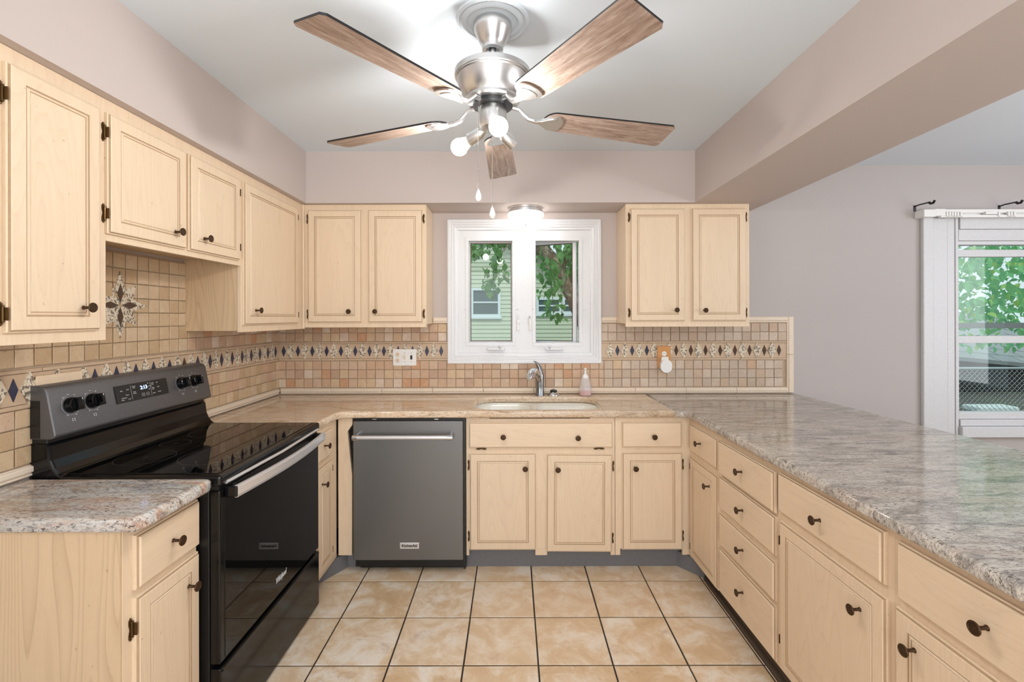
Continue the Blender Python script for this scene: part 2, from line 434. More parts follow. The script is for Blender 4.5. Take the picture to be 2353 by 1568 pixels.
mb.box(-1.2, 1.6, YB - .15, YB, 2.2, CEIL + .1)
struct('wall_rear', mb, 'wall')
struct('ceiling', MB().box(XL - .15, XR + .15, YB - .15, YW + .15, CEIL, CEIL + .1), 'ceiling')
mb = MB()   # L-shaped soffit over the upper cabinets
mb.prism([(XL, YB), (-1.29, YB), (-1.29, 2.947), (1.15, 2.947), (1.15, YW), (XL, YW)], SOF, CEIL, 'z')
struct('ceiling_soffit', mb, 'wall', 'greige soffit above the upper cabinets')
struct('ceiling_beam', MB().box(1.15, 1.62, YB, YW, SOF - 0.0005, CEIL), 'wall', 'wide greige ceiling beam above the peninsula')
floor = struct('floor', MB().box(XL - .15, 1.5, YB - .15, YW + .15, -0.06, -0.004), 'floor_grout')
struct('floor_dining', MB().box(1.5, XR + .15, YB - .15, YW + .15, -0.06, -0.002), 'dining_floor')

tp = 0.3123
def chamfer_tile(wd, ht, th, ch, name, mat, up='z', jit=0.0):
    """square tile lying in local xy (up z) or standing in xz facing -y"""
    o = MB(); a, b = wd / 2, ht / 2; rj = lambda: random.uniform(-jit, jit)
    base = [(-a, -b), (a, -b), (a, b), (-a, b)]
    base = [(x + rj(), y + rj()) for x, y in base]
    top = [(x * (1 - ch / a), y * (1 - ch / b)) for x, y in base]
    T = (lambda x, y, h: (x, y, h)) if up == 'z' else (lambda x, y, h: (x, -h, y))
    vs = [T(x, y, 0) for x, y in base] + [T(x, y, th - ch * 0.7) for x, y in base] + [T(x, y, th) for x, y in top]
    fs = [(3, 2, 1, 0)] + [(i, (i + 1) % 4, (i + 1) % 4 + 4, i + 4) for i in range(4)] + [(i + 4, (i + 1) % 4 + 4, (i + 1) % 4 + 8, i + 8) for i in range(4)] + [(8, 9, 10, 11)]
    o.add(vs, fs); return o.mesh(name, mat)
ft = [chamfer_tile(tp - .0075, tp - .0075, .0035, .0015, 'tile', 'floor_tile', 'z', .0006) for _ in range(4)]
for i in range(-1, 7):
    for j in range(0, 17):
        link('tile', random.choice(ft), floor, (-0.830 + (i + .5) * tp, 2.5816 + .3123 - (j + .5) * tp, -0.004))

# ------------------------------------------------------------------ tiled splashback
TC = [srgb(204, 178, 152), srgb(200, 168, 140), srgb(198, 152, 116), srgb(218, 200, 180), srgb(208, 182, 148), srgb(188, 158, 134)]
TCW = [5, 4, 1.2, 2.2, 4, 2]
TR = [srgb(190, 174, 156), srgb(198, 182, 164), srgb(184, 167, 149), srgb(206, 190, 172), srgb(194, 172, 148), srgb(196, 180, 160)]  # tiles right of the window: cool light cast put into a greyer palette
TL = [srgb(206, 182, 148), srgb(198, 174, 140), srgb(212, 190, 158), srgb(192, 166, 130)]  # tiles behind the range: warm lighting put into a beige palette
p = 0.0615; zr0 = 0.967
bt = [chamfer_tile(p - .0032, .0614 - .0032, .010, .0022, 'tile', 'tile', 'y', .0009) for _ in range(8)]
def diamond(hw, hh, th, name, mat):
    return MB().prism([(-hw, 0), (0, -hh), (hw, 0), (0, hh)], 0, -th, 'y').mesh(name, mat)
def tri_field(w_, h_, th):  # small trapezoid pieces between the diamonds are one bed
    return None
d_dark = diamond(.0145, .0375, .0115, 'dark_diamond', 'slate'); d_brown = diamond(.0145, .0375, .0115, 'dark_diamond', 'slate_brown')
d_spk = diamond(.029, .057, .0125, 'speckled_diamond', 'speck')

sb = thing('tile_splashback', 'tumbled travertine splashback with diamond border on the window wall', 'backsplash', (0, YW, 0))
bed = MB()
bed.box(XL, 1.93, -.004, 0, .92, 1.1305); bed.box(XL, -.4434, -.004, 0, 1.1305, 1.44); bed.box(.6136, 1.93, -.004, 0, 1.1305, 1.44)
part('grout_bed', bed, 'grout', sb)
def lay(parent, x0, x1, z, cols, wts=None, start=None, rot=0.0, dx=p):
    x = start if start is not None else x0
    while x + dx * .5 < x1:
        if x + dx * .3 > x0:
            xe = min(x + dx, x1); wd = xe - max(x, x0)
            if wd > .018:
                o = link('tile', random.choice(bt), parent, ((max(x, x0) + xe) / 2, -.002 - random.uniform(0, .0012), z + .0307))
                o.scale.x = wd / p
                if random.random() < .5: o.rotation_euler.y = pi if wd > .06 else 0
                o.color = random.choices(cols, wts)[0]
        x += dx
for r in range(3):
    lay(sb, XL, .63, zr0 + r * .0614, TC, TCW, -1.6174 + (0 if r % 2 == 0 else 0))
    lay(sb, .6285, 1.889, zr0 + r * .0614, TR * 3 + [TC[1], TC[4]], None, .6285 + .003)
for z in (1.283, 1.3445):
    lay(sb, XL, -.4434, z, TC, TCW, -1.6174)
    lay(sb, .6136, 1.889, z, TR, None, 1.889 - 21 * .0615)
def border(parent, x0, x1, ph, pitch, brown=lambda x: False):
    part('border_field', MB().box(x0, x1, -.009, -.003, 1.168, 1.267), 'liner', parent)
    n = max(1, round((x1 - x0) / .305)); L = (x1 - x0) / n
    for k in range(n):
        for z0, z1 in ((1.1525, 1.166), (1.269, 1.2815)):
            part('liner_strip', MB().box(x0 + k * L + .0008, x0 + (k + 1) * L - .0008, -.013, -.003, z0, z1, .003), 'liner', parent)
    x = ph
    while x < x1 + pitch / 2:
        if x - .0145 > x0 and x + .0145 < x1: link('dark_diamond', d_brown if brown(x) else d_dark, parent, (x, 0, 1.2175))
        xm = x - pitch / 2
        if xm - .02 > x0 and xm + .02 < x1: link('speckled_diamond', d_spk, parent, (xm, -.0015, 1.2175))
        x += pitch
border(sb, XL + .005, -.4434, -1.571, .0985)
border(sb, .6136, 1.889, .725 - .101, .101, lambda x: x > .95)
def trim_run(parent, x0, x1, z0, z1, seg=.333, vert=False):
    n = max(1, round(((z1 - z0) if vert else (x1 - x0)) / seg))
    for k in range(n):
        if vert:
            L = (z1 - z0) / n; o = MB().box(x0, x1, -.016, 0, z0 + k * L + .0006, z0 + (k + 1) * L - .0006, .003)
            o.box(x0 + .010, x1 - .010, -.021, -.012, z0 + k * L + .0006, z0 + (k + 1) * L - .0006, .004)
        else:
            L = (x1 - x0) / n; a, b = x0 + k * L + .0006, x0 + (k + 1) * L - .0006
            o = MB().box(a, b, -.013, 0, z0, z1, .002); o.box(a, b, -.021, -.010, z0 + (z1 - z0) * .3, z1 - .003, .006); o.box(a, b, -.017, -.008, z0, z0 + (z1 - z0) * .22, .003)
        part('trim_tile', o, 'trim_tile', parent)
trim_run(sb, XL + .02, 1.89, .9265, .963)
trim_run(sb, -.543, -.4434, 1.409, 1.45); trim_run(sb, .6136, .72, 1.409, 1.45); trim_run(sb, .72, 1.89, 1.409, 1.45)
trim_run(sb, 1.889, 1.935, .9265, 1.45, .3, True)

# left wall splashback: thing rotated so local x runs to world +Y and local -y faces +X
sl = thing('tile_splashback', 'tumbled travertine splashback with star inlay behind the black range', 'backsplash', (XL, 0, 0), radians(90))
bed = MB(); bed.box(.9, YW - .004, -.004, 0, .92, 1.44); bed.box(1.45, 2.312, -.004, 0, 1.44, 1.725)
part('grout_bed', bed, 'grout', sl)
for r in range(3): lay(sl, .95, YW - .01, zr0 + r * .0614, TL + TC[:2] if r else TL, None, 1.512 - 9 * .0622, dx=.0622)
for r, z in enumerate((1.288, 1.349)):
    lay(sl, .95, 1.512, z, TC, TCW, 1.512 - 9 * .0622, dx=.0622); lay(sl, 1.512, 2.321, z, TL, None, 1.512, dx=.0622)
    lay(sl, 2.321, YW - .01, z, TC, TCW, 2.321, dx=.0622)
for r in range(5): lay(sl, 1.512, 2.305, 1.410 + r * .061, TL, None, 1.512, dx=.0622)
border(sl, .95, YW - .012, 1.509 - 5 * .0985, .0985, lambda x: 2.25 < x < 2.33)
trim_run(sl, .95, YW - .022, .9265, .963)
ys, zs = 1.917, 1.502
for k in range(8):
    L, hw = (.140, .027) if k % 2 == 0 else (.118, .034)
    o = MB().prism([(0, .004), (hw, L * .45), (0, L), (-hw, L * .45)], -.001, -.0145 if k % 2 == 0 else -.0130, 'y')
    part('star_petal', o, 'speck', sl, (ys, 0, zs), (0, radians(45 * k), 0))
    if k % 2 == 0:
        part('star_diamond', MB().prism([(0, .008), (.0145, .048), (0, .088), (-.0145, .048)], -.002, -.0158, 'y'), 'slate_brown', sl, (ys, 0, zs), (0, radians(45 * k), 0))

# ------------------------------------------------------------------ cabinets
def panel(w_, h_, prof, dark, mats, name):
    o = MB(); R = []
    for ins, y in prof: R.append([(ins, y, ins), (w_ - ins, y, ins), (w_ - ins, y, h_ - ins), (ins, y, h_ - ins)])
    for i in range(len(R) - 1): o.rings([R[i], R[i + 1]], False, 1 if i in dark else 0, False)
    o.add(R[0], [(3, 2, 1, 0)]); o.add(R[-1], [(0, 1, 2, 3)])
    return o.mesh(name, mats)
DOORP = [(0, 0), (0, -.009), (.0025, -.0105), (.004, -.0105), (.0065, -.016), (.009, -.0175), (.043, -.0185), (.0445, -.0165), (.047, -.016), (.0495, -.0183), (.0535, -.0183), (.0555, -.0162), (.058, -.0180)]
DRAWP = [(0, 0), (0, -.008), (.002, -.0095), (.0035, -.0095), (.005, -.0145), (.0075, -.0175), (.009, -.0185)]
_k = MB(); _k.lathe([(.0062, 0), (.0062, -.002), (.0042, -.005), (.0042, -.023), (.007, -.025), (.0145, -.0275), (.0155, -.030), (.0145, -.032), (.011, -.0325), (.0105, -.0315), (.003, -.0315)], axis='y', n=18)
KNOB = _k.mesh('knob', 'bronze')
def hinge_mesh():
    o = MB()   # frame leaf with pointed ends, barrel on the door edge; door edge is at x=0, leaf lies at x<0
    o.prism([(-.006, -.032), (-.0115, -.025), (-.0115, -.014), (-.008, 0), (-.0115, .014), (-.0115, .025), (-.006, .032), (-.002, .024), (-.002, -.024)], 0, -.0025, 'y')
    o.box(-.0022, -.0003, -.0165, -.0005, -.017, .017)
    o.tube([(-.004, -.004, -.019), (-.004, -.004, .019)], .0030, 8)
    for z in (-.0205, .0205): o.lathe([(.001, -.003), (.0045, -.001), (.0045, .001), (.001, .003)], (-.004, -.004, z), n=8)
    for z in (-.027, .027): o.lathe([(.0028, -.0025), (.0028, -.0037), (.001, -.0042)], (-.0065, 0, z), 'y', 8)
    return o.mesh('hinge', 'brass')
HINGE = hinge_mesh()
def add_door(cab, x0, x1, z0, z1, knob, hinges='L', tilt=0.0, hz=(.055, .055)):
    me = panel(x1 - x0, z1 - z0, DOORP, {3, 6, 7, 10}, ['cream_v', 'glaze'], 'door')
    d = link('door', me, cab, (x0, 0, z0), (0, tilt, 0))
    if knob: link('knob', KNOB, d, (knob[0] - x0, -.018, knob[1] - z0))
    if hinges:
        for z in (hz[0], z1 - z0 - hz[1]):
            if hinges == 'L': link('hinge', HINGE, d, (0, 0, z))
            else: link('hinge', HINGE, d, (x1 - x0, 0, z)).scale.x = -1
    return d
def add_drawer(cab, x0, x1, z0, z1, knobs, name='drawer', open_=0.0):
    me = panel(x1 - x0, z1 - z0, DRAWP, {3}, ['cream_h', 'glaze'], name)
    d = link(name, me, cab, (x0, -open_, z0))
    for kx, kz in knobs: link('knob', KNOB, d, (kx - x0, -.018, kz - z0))
    return d
def cabinet(name, label, loc, rz, w_, z0, z1, depth, boxz0=None, frames=None, cmat='end_panel', ztop=None):
    c = thing(name, label, 'cabinet', loc, rz, 'cream upper cabinets' if name == 'upper_cabinet' else 'cream base cabinets')
    b0 = z0 + .02 if boxz0 is None else boxz0
    part('carcass', MB().box(.002, w_ - .002, .0185, depth, b0, ztop or z1 - .001, 0, 0), cmat, c)
    fr = MB()
    for f in (frames or [(0, w_, z0, z1)]): fr.box(f[0], f[1], 0, .018, f[2], f[3], .0012)
    part('face_frame', fr, 'cream_v', c)
    return c
R90 = radians(90)
# ---- left wall uppers (local x = world Y, face plane X=-1.328)
XF = -1.328
def YL(px, X): return F * abs(X) / (1176.5 - px)
yd = lambda px: YL(px, XF + .0185)
DU = abs(XL - XF) - .002
y0 = .93; yA = 1.537; yB = 2.303
c = cabinet('upper_cabinet', 'tall cream upper cabinet nearest the left edge, left of the range opening', (XF, y0, 0), R90, yA - y0, 1.378, SOF - .001, DU)
add_door(c, yd(22) - y0, yd(235) - y0, 1.411, 2.122, (yd(192) - y0, 1.482), 'L', hz=(.05, .085))
c.location.y = y0
# hidden neighbour door, just outside the left frame edge
add_door(c, .01, yd(22) - y0 - .05, 1.411, 2.122, None, None)
c = cabinet('upper_cabinet', 'short two-door cream cabinet hung over the black range', (XF, yA, 0), R90, yB - yA, 1.703, SOF - .001, DU, 1.735)
add_door(c, yd(253.5) - yA, yd(432) - yA, 1.726, 2.121, (yd(404) - yA, 1.785), 'L', hz=(.065, .065))
add_door(c, yd(439) - yA, yd(555) - yA, 1.726, 2.121, (yd(470) - yA, 1.787), 'R', hz=(.065, .065))
c = cabinet('upper_cabinet', 'single-door cream upper cabinet on the left wall, right of the range opening', (XF, yB, 0), R90, 2.984 - yB, 1.378, SOF - .001, DU, 1.385)
add_door(c, yd(564) - yB, yd(687.5) - yB, 1.413, 2.121, (yd(588) - yB, 1.487), 'R')
part('corner_moulding', MB().box(2.97 - yB, 2.984 - yB, -.014, 0, 1.378, SOF - .001, .004), 'cream_v', c)
# ---- back wall uppers
YU = 2.985; yup = YU - .018; DB = YW - YU - .002
u = lambda px: PX(px, yup)
x0 = XF; x1 = PX(980, YU)
c = cabinet('upper_cabinet', 'two-door cream upper cabinet left of the sink window', (x0, YU, 0), 0, x1 - x0, 1.3865, SOF - .001, DB, cmat='cream_v')
add_door(c, u(706.5) - x0, u(831) - x0, 1.417, 2.131, (PX(804, yup) - x0, 1.487), 'L')
add_door(c, u(845.5) - x0, u(971) - x0, 1.417, 2.131, (PX(864, yup) - x0, 1.487), 'R')
x0 = PX(1438, YU); x1 = PX(1722, YU)
c = cabinet('upper_cabinet', 'two-door cream upper cabinet right of the sink window', (x0, YU, 0), 0, x1 - x0, 1.3865, SOF - .001, DB, cmat='cream_v')
add_door(c, u(1449) - x0, u(1575) - x0, 1.421, 2.137, (u(1552.5) - x0, 1.492), 'L')
add_door(c, u(1591) - x0, u(1716) - x0, 1.421, 2.137, (u(1618) - x0, 1.490), 'R')
# ---- base cabinets
CT = .88
XN = -1.045
c = cabinet('base_cabinet', 'cream base cabinet with plain end panel in the near left corner', (XN, 1.259, 0), R90, .294, .10, CT - .001, .56, .10)
part('end_panel', MB().box(-.006, 0, .001, .56, .0, CT - .001), 'end_panel', c)
add_drawer(c, .033, .290, .701, .851, [(.163, .776)])
add_door(c, .030, .289, .116, .681, (.231, .598), 'L', hz=(.07, .083))
part('toe_kick', MB().box(.0, .29, .07, .085, 0, .1), 'grey_toe', c)
XC = -1.0
c = cabinet('base_cabinet', 'narrow cream base cabinet in the far left corner beside the range', (XC, 2.372, 0), R90, .300, .09, CT - .001, .60, .09)
add_drawer(c, .006, .206, .706, .8515, [(.085, .779)])
add_door(c, .006, .206, .125, .680, (.055, .587), 'R')
# filler panel left of the dishwasher
YF = 2.68
c = thing('filler_panel', 'cream filler panel between the corner cabinet and the dishwasher', 'panel', (PX(777.5, YF), YF - .006, 0))
wf = PX(810, YF) - PX(777.5, YF)
part('board', MB().prism([(0, .096), (wf - .004, .096), (wf - .002, .55), (wf - .028, .80), (wf, .84), (wf, CT - .001), (0, CT - .001)], 0, .02, 'y'), 'cream_v', c)
part('return_edge', MB().prism([(wf - .03, .10), (wf, .10), (wf, .79), (wf - .026, .785)], -.001, 0, 'y'), 'glaze', c) if False else None
# sink base
x0 = PX(1070.5, YF); x1 = PX(1409.5, YF) + .006
yf = YF - .018
q = lambda px: PX(px, yf) - x0
xm0, xm1 = PX(1229, YF) - x0, PX(1256, YF) - x0
c = cabinet('base_cabinet', 'two-door cream sink base with a long false drawer, right of the dishwasher', (x0, YF, 0), 0, x1 - x0, .127, CT - .001, .555, .13,
            [(0, x1 - x0, .127, CT - .001), (0, .016, .091, .1268), (xm0, xm1, .091, .1268), (x1 - x0 - .025, x1 - x0, .091, .1268)], ztop=.66)
part('front_stretcher', MB().box(.01, x1 - x0 - .01, .0185, .04, .66, CT - .0005), 'end_panel', c)
fd = add_drawer(c, q(1076.5), q(1408), .706, .8515, [(q(1156), .775), (q(1326.5), .769)], 'false_drawer')
for px in (1105, 1377):
    h = link('hinge', HINGE, fd, (q(px) - q(1076.5), 0, -.001), (0, radians(-90), 0))
add_door(c, q(1078), q(1231), .127, .6766, (q(1206), .596), 'L', hz=(.075, .07))
add_door(c, q(1254), q(1405.5), .117, .672, (q(1279), .591), 'R', radians(.45), hz=(.075, .07))
x0 = PX(1410, YF) + .007; x1 = PX(1585, YF)
q = lambda px: PX(px, yf) - x0
c = cabinet('base_cabinet', 'narrow cream base cabinet right of the sink base, at the peninsula corner', (x0, YF, 0), 0, x1 - x0, .127, CT - .001, .555, .13,
            [(0, x1 - x0, .127, CT - .001), (0, .028, .091, .1268), (x1 - x0 - .045, x1 - x0, .091, .1268)])
add_drawer(c, q(1429), q(1567), .7075, .852, [(q(1501), .773)])
add_door(c, q(1429.5), q(1568), .127, .6785, (q(1458), .595), 'R', hz=(.075, .07))
# ---- peninsula (local x runs toward the camera)
AP = radians(-90 + .97)
P0 = Vector((1.012, 2.66, 0)); PD = Vector((cos(AP), sin(AP), 0))
def pen(name, label, s0, s1, **kw):
    loc = P0 + PD * s0
    return cabinet(name, label, loc, AP, s1 - s0, .10, CT - .001, .56, .10, **kw)
# distances s measured along the face from the corner; door-front depth Y -> s
s_ = lambda Y: (2.66 - Y)
a, b = 0.0, s_(2.29)
c = pen('base_cabinet', 'narrow peninsula cabinet with one drawer and one door, in the far corner', a, b)
add_drawer(c, .018, s_(2.310), .698, .848, [(s_(2.49), .776)])
add_door(c, .018, s_(2.306), .105, .665, (s_(2.385), .588), 'L')
a, b = s_(2.29), s_(1.797)
c = pen('drawer_cabinet', 'peninsula cabinet with a stack of four cream drawers', a, b)
for z0, z1, kz, op in ((.690, .848, .772, .004), (.523, .675, .604, 0), (.346, .498, .430, 0), (.116, .328, .245, 0)):
    add_drawer(c, s_(2.282) - a, s_(1.815) - a, z0, z1, [(s_(2.05) - a, kz)], open_=op)
a, b = s_(1.797), s_(1.272)
c = pen('base_cabinet', 'peninsula cabinet with a wide drawer over one door, nearer than the drawer stack', a, b)
add_drawer(c, s_(1.792) - a, s_(1.296) - a, .708, .855, [(s_(1.548) - a, .778)])
add_door(c, s_(1.783) - a, s_(1.286) - a, .116, .676, (s_(1.375) - a, .592), 'L', hz=(.11, .075))
a, b = s_(1.272), s_(.76)
c = pen('base_cabinet', 'peninsula cabinet with a wide drawer over one door, nearest the camera', a, b)
add_drawer(c, s_(1.250) - a, s_(.775) - a, .700, .852, [(s_(1.012) - a, .778)])
add_door(c, s_(1.257) - a, s_(.775) - a, .116, .676, (s_(1.192) - a, .602), None)
a, b = s_(.76), s_(.20)
c = pen('base_cabinet', 'peninsula end cabinet, just outside the right edge of the view', a, b)
add_drawer(c, .02, b - a - .02, .700, .852, [(.27, .778)]); add_door(c, .02, b - a - .02, .116, .676, None, None)
# corner stile between back run and peninsula
tag(part('corner_post', MB().box(PX(1585.5, YF), 1.0120, 2.662, YF + .05, .085, CT - .001, .002), 'cream_v'), 'slim cream post where sink run meets the peninsula', 'post')
# toe kicks
def tset(o, label): return tag(o, label, 'toe kick')
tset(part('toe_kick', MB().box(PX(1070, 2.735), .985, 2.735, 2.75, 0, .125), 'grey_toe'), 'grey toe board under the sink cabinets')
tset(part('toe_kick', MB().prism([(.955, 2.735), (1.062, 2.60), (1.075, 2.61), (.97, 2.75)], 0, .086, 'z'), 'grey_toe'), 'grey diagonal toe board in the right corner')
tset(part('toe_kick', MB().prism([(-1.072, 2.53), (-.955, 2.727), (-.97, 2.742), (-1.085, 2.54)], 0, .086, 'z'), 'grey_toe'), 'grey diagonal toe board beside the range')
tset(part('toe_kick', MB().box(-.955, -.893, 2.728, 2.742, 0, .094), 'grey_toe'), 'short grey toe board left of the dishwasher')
tk = thing('toe_kick', 'dark toe board with quarter-round moulding along the peninsula', 'toe kick')
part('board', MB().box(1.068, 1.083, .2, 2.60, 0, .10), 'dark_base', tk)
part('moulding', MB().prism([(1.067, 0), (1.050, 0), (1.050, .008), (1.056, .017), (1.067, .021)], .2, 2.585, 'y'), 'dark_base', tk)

# ------------------------------------------------------------------ countertops
def top(name, label, outer, holes, mat):
    o = link(name, slab_mesh(name, outer, holes, CT, .92, .012, mat))
    return tag(o, label, 'countertop')
YE = 2.645
hole = rrect(PX(1092, 2.85), PX(1382, 2.85) - .01, 2.700, 3.125, .12, 8)
top('granite_countertop', 'warm beige granite countertop with the sink, along the window wall',
    [(XL + .002, 2.372), (-.99, 2.372), (-.982, 2.385), (-.975, 2.60), (-.96, 2.63), (-.94, YE), (.9165, YE), (.9165, YW - .002), (XL + .002, YW - .002)], [hole], 'granite_back')
top('granite_countertop', 'grey streaked granite peninsula countertop',
    [(.9175, YE), (.955, YE), (.978, 2.635), (.986, 2.60), (1.010, .18), (2.05, .18), (2.03, 1.5), (1.945, YW - .002), (.9175, YW - .002)], [], 'granite_pen')
top('granite_countertop', 'blue-grey and rust granite countertop in the near left corner',
    [(XL + .002, 1.237), (-1.02, 1.237), (-1.0, 1.243), (-.985, 1.27), (-.985, 1.53), (-.992, 1.548), (-1.01, 1.553), (XL + .002, 1.553)], [], 'granite_near')
tag(part('knee_wall', MB().box(1.60, 1.68, .25, YW - .003, 0, CT - .001), 'wall'), 'greige half wall carrying the peninsula overhang', 'half wall')

# ------------------------------------------------------------------ sink, faucet, small items
hx0, hx1 = min(p_[0] for p_ in hole), max(p_[0] for p_ in hole)
sk = thing('kitchen_sink', 'white double-bowl undermount sink set in beige granite', 'sink', ((hx0 + hx1) / 2, 2.905, CT))
L = (hx1 - hx0) / 2
div = PX(1231, 2.75) - sk.location.x
bowls = [(-L - .004, div - .012, -.195, .215), (div + .012, L + .004, -.195, .19)]
rim = link('rim', slab_mesh('rim', rrect(-L - .03, L + .03, -.225, .245, .12), [rrect(*b, .09) for b in bowls], -.012, -.001, .003, 'ceramic'), sk)
for b in bowls:
    o = MB(); R = []
    for ins, z, r in ((-.004, -.004, .09), (.0, -.012, .09), (.008, -.03, .088), (.018, -.12, .08), (.03, -.165, .075), (.06, -.185, .06), (.12, -.19, .03)):
        R.append([(x, y, z) for x, y in rrect(b[0] + ins, b[1] - ins, b[2] + ins, b[3] - ins, r)])
    o.rings(R, False); o.add(R[-1], [tuple(range(len(R[-1])))])
    bw = part('bowl', o, 'ceramic', sk)
    part('drain', MB().lathe([(.042, 0), (.042, .003), (.034, .004), (.03, .001), (.004, .001)], ((b[0] + b[1]) / 2, 0, -.19)), 'chrome', bw)

fx, fy = PX(1240, 3.178), 3.178
fc = thing('kitchen_faucet', 'brushed steel pull-out faucet behind the sink', 'faucet', (fx, fy, .92))
part('body', MB().lathe([(.029, 0), (.029, .004), (.0265, .008), (.0275, .06), (.0285, .11), (.029, .135), (.0275, .145), (.012, .149)]), 'faucet', fc)
part('spout', MB().tube([(0, -.012, .095), (-.008, -.04, .128), (-.018, -.075, .158), (-.035, -.12, .176), (-.055, -.17, .178), (-.072, -.21, .160), (-.080, -.228, .142)], [.015, .0165, .018, .0205, .024, .024, .015], 14), 'chrome', fc)
part('lever', MB().tube([(0, 0, .135), (.003, .004, .165), (-.002, .006, .190), (-.014, .008, .212), (-.030, .009, .226), (-.042, .009, .231)], [.027, .0235, .018, .011, .006, .002], 12, 0, .8), 'faucet', fc)
st = thing('sink_strainer', 'chrome and black sink strainer lying beside the faucet', 'strainer', (PX(1271.5, 3.17), 3.17, .92))
part('flange', MB().lathe([(.036, 0), (.039, .003), (.038, .008), (.028, .020), (.024, .024), (.004, .024)]), 'chrome', st)
part('rubber_stopper', MB().lathe([(.021, .023), (.024, .030), (.022, .036), (.012, .040), (.004, .041)]), 'black_satin', st)
part('stem', MB().lathe([(.002, .040), (.002, .052), (.004, .054), (.004, .058), (.001, .060)], n=10), 'chrome', st)
sp = thing('soap_dispenser', 'clear foaming hand-soap bottle with pink soap and white pump', 'soap bottle', (PX(1344.5, 3.17), 3.17, .92))
part('bottle', MB().lathe([(.034, 0), (.040, .004), (.041, .030), (.038, .065), (.033, .100), (.027, .118), (.018, .124)], n=28), 'clear', sp)
part('soap', MB().lathe([(.032, .002), (.0385, .006), (.0395, .030), (.002, .0315)], n=28), 'pink', sp)
pm = MB().lathe([(.0205, .112), (.0225, .120), (.022, .128), (.015, .140), (.008, .145), (.007, .170), (.009, .172), (.010, .184), (.004, .187)], n=20)
pm.tube([(0, 0, .180), (.0, -.010, .181), (0, -.022, .177)], [.0065, .0055, .004], 8)
part('pump', pm, 'plastic', sp)

# wall plates
op = thing('switch_plate', 'white wall plate with an outlet and two switches left of the window', 'switch plate', (PX(930, YW - .012), YW - .0125, PZ(821, YW - .012)))
part('plate', MB().box(-.080, .080, -.006, 0, -.057, .057, .003), 'plastic', op)
for z in (-.021, .021):
    o = MB().lathe([(.0165, -.0058), (.0165, -.0085), (.015, -.009), (.001, -.009)], (-.046, 0, z), 'y', 20)
    r_ = part('receptacle', o, 'trim_tile', op)
    sl_ = MB(); sl_.box(-.0525, -.0505, -.0095, -.0088, z - .001, z + .007); sl_.box(-.0425, -.0405, -.0095, -.0088, z - .001, z + .007); sl_.lathe([(.002, -.0088), (.002, -.0095), (.0005, -.0095)], (-.0465, 0, z - .008), 'y', 8)
    part('slots', sl_, 'dark_void', r_)
for x in (0.0, .046):
    part('switch', MB().box(x - .0045, x + .0045, -.018 if x == 0 else -.012, -.005, -.004, .012, .002).box(x - .007, x + .007, -.0068, -.0055, -.014, .014), 'trim_tile' if x == 0 else 'black_satin', op)
    part('screw', MB().lathe([(.0025, -.006), (.0022, -.0075), (.0005, -.0078)], (x, 0, .03), 'y', 8).lathe([(.0025, -.006), (.0022, -.0075), (.0005, -.0078)], (x, 0, -.03), 'y', 8), 'brass', op)
wp = thing('outlet_plate', 'honey oak outlet plate on the splashback right of the window', 'outlet plate', (PX(1525, YW - .012), YW - .0125, PZ(821, YW - .012)))
part('plate', MB().box(-.046, .046, -.009, 0, -.076, .074, .004), 'oak_plate', wp)
o = MB().lathe([(.0165, -.0085), (.0165, -.0105), (.001, -.0108)], (0, 0, .022), 'y', 20)
r_ = part('receptacle', o, 'plastic', wp)
part('slots', MB().box(-.0065, -.0045, -.0115, -.0105, .020, .028).box(.0045, .0065, -.0115, -.0105, .020, .028), 'dark_void', r_)
nl = thing('night_light', 'white oval plug-in night light in the oak outlet plate', 'night light', (PX(1528, YW - .03), YW - .0235, PZ(837, YW - .03)))
part('shade', MB().prism(rrect(-.038, .038, -.058, .030, .036, 8), -.038, -.004, 'y'), 'plastic', nl)
part('socket_body', MB().box(-.030, .02, -.028, 0, .012, .050, .008), 'plastic', nl)
# oak plate behind the range
tag(part('blank_plate', MB().box(0, .006, -.085, .085, -.05, .05, .003), 'cream_h', None, (XL + .0125, 1.66, 1.205)), 'pale wooden wall plate peeking out above the range console', 'wall plate')

# ------------------------------------------------------------------ sink window
w1 = thing('window_1', '', 'window', (0, YW, 0)); del w1['label']; del w1['category']; w1['kind'] = 'structure'
w1['label'] = 'white double casement window over the sink'
def frame4(x0, x1, z0, z1, wd, ya, yb, b=.002, mi=0, mb=None):
    o = mb or MB()
    o.box(x0, x1, ya, yb, z1 - wd, z1, b, mi); o.box(x0, x1, ya, yb, z0, z0 + wd, b, mi)
    o.box(x0, x0 + wd, ya, yb, z0 + wd, z1 - wd, b, mi); o.box(x1 - wd, x1, ya, yb, z0 + wd, z1 - wd, b, mi); return o
def casing(x0, x1, z0, z1, prof):
    """mitred moulding, prof = list of (inset, y)"""
    o = MB(); R = [[(x0 + i, y, z0 + i), (x1 - i, y, z0 + i), (x1 - i, y, z1 - i), (x0 + i, y, z1 - i)] for i, y in prof]
    for a_, b_ in zip(R, R[1:]): o.rings([a_, b_], False, 0, False)
    return o
CAS = [(0, 0), (0, -.020), (.004, -.024), (.018, -.024), (.022, -.020), (.034, -.021), (.040, -.017), (.052, -.018), (.058, -.012), (.070, -.011), (.074, -.004), (.080, .004)]
part('casing', casing(-.4434, .6136, 1.1305, 2.122, CAS), 'white', w1)
wx = lambda px: PX(px, YW); wz = lambda py: PZ(py, YW)
o = MB()
gl = (wx(1069.5), wx(1185.6), wz(795), wz(545.7)); gr = (wx(1223), wx(1338.6), wz(796), wz(545.7))
o.box(-.375, gl[0], .0, .10, 1.195, 2.06); o.box(gl[1], gr[0], .0, .10, 1.195, 2.06); o.box(gr[1], .545, .0, .10, 1.195, 2.06)
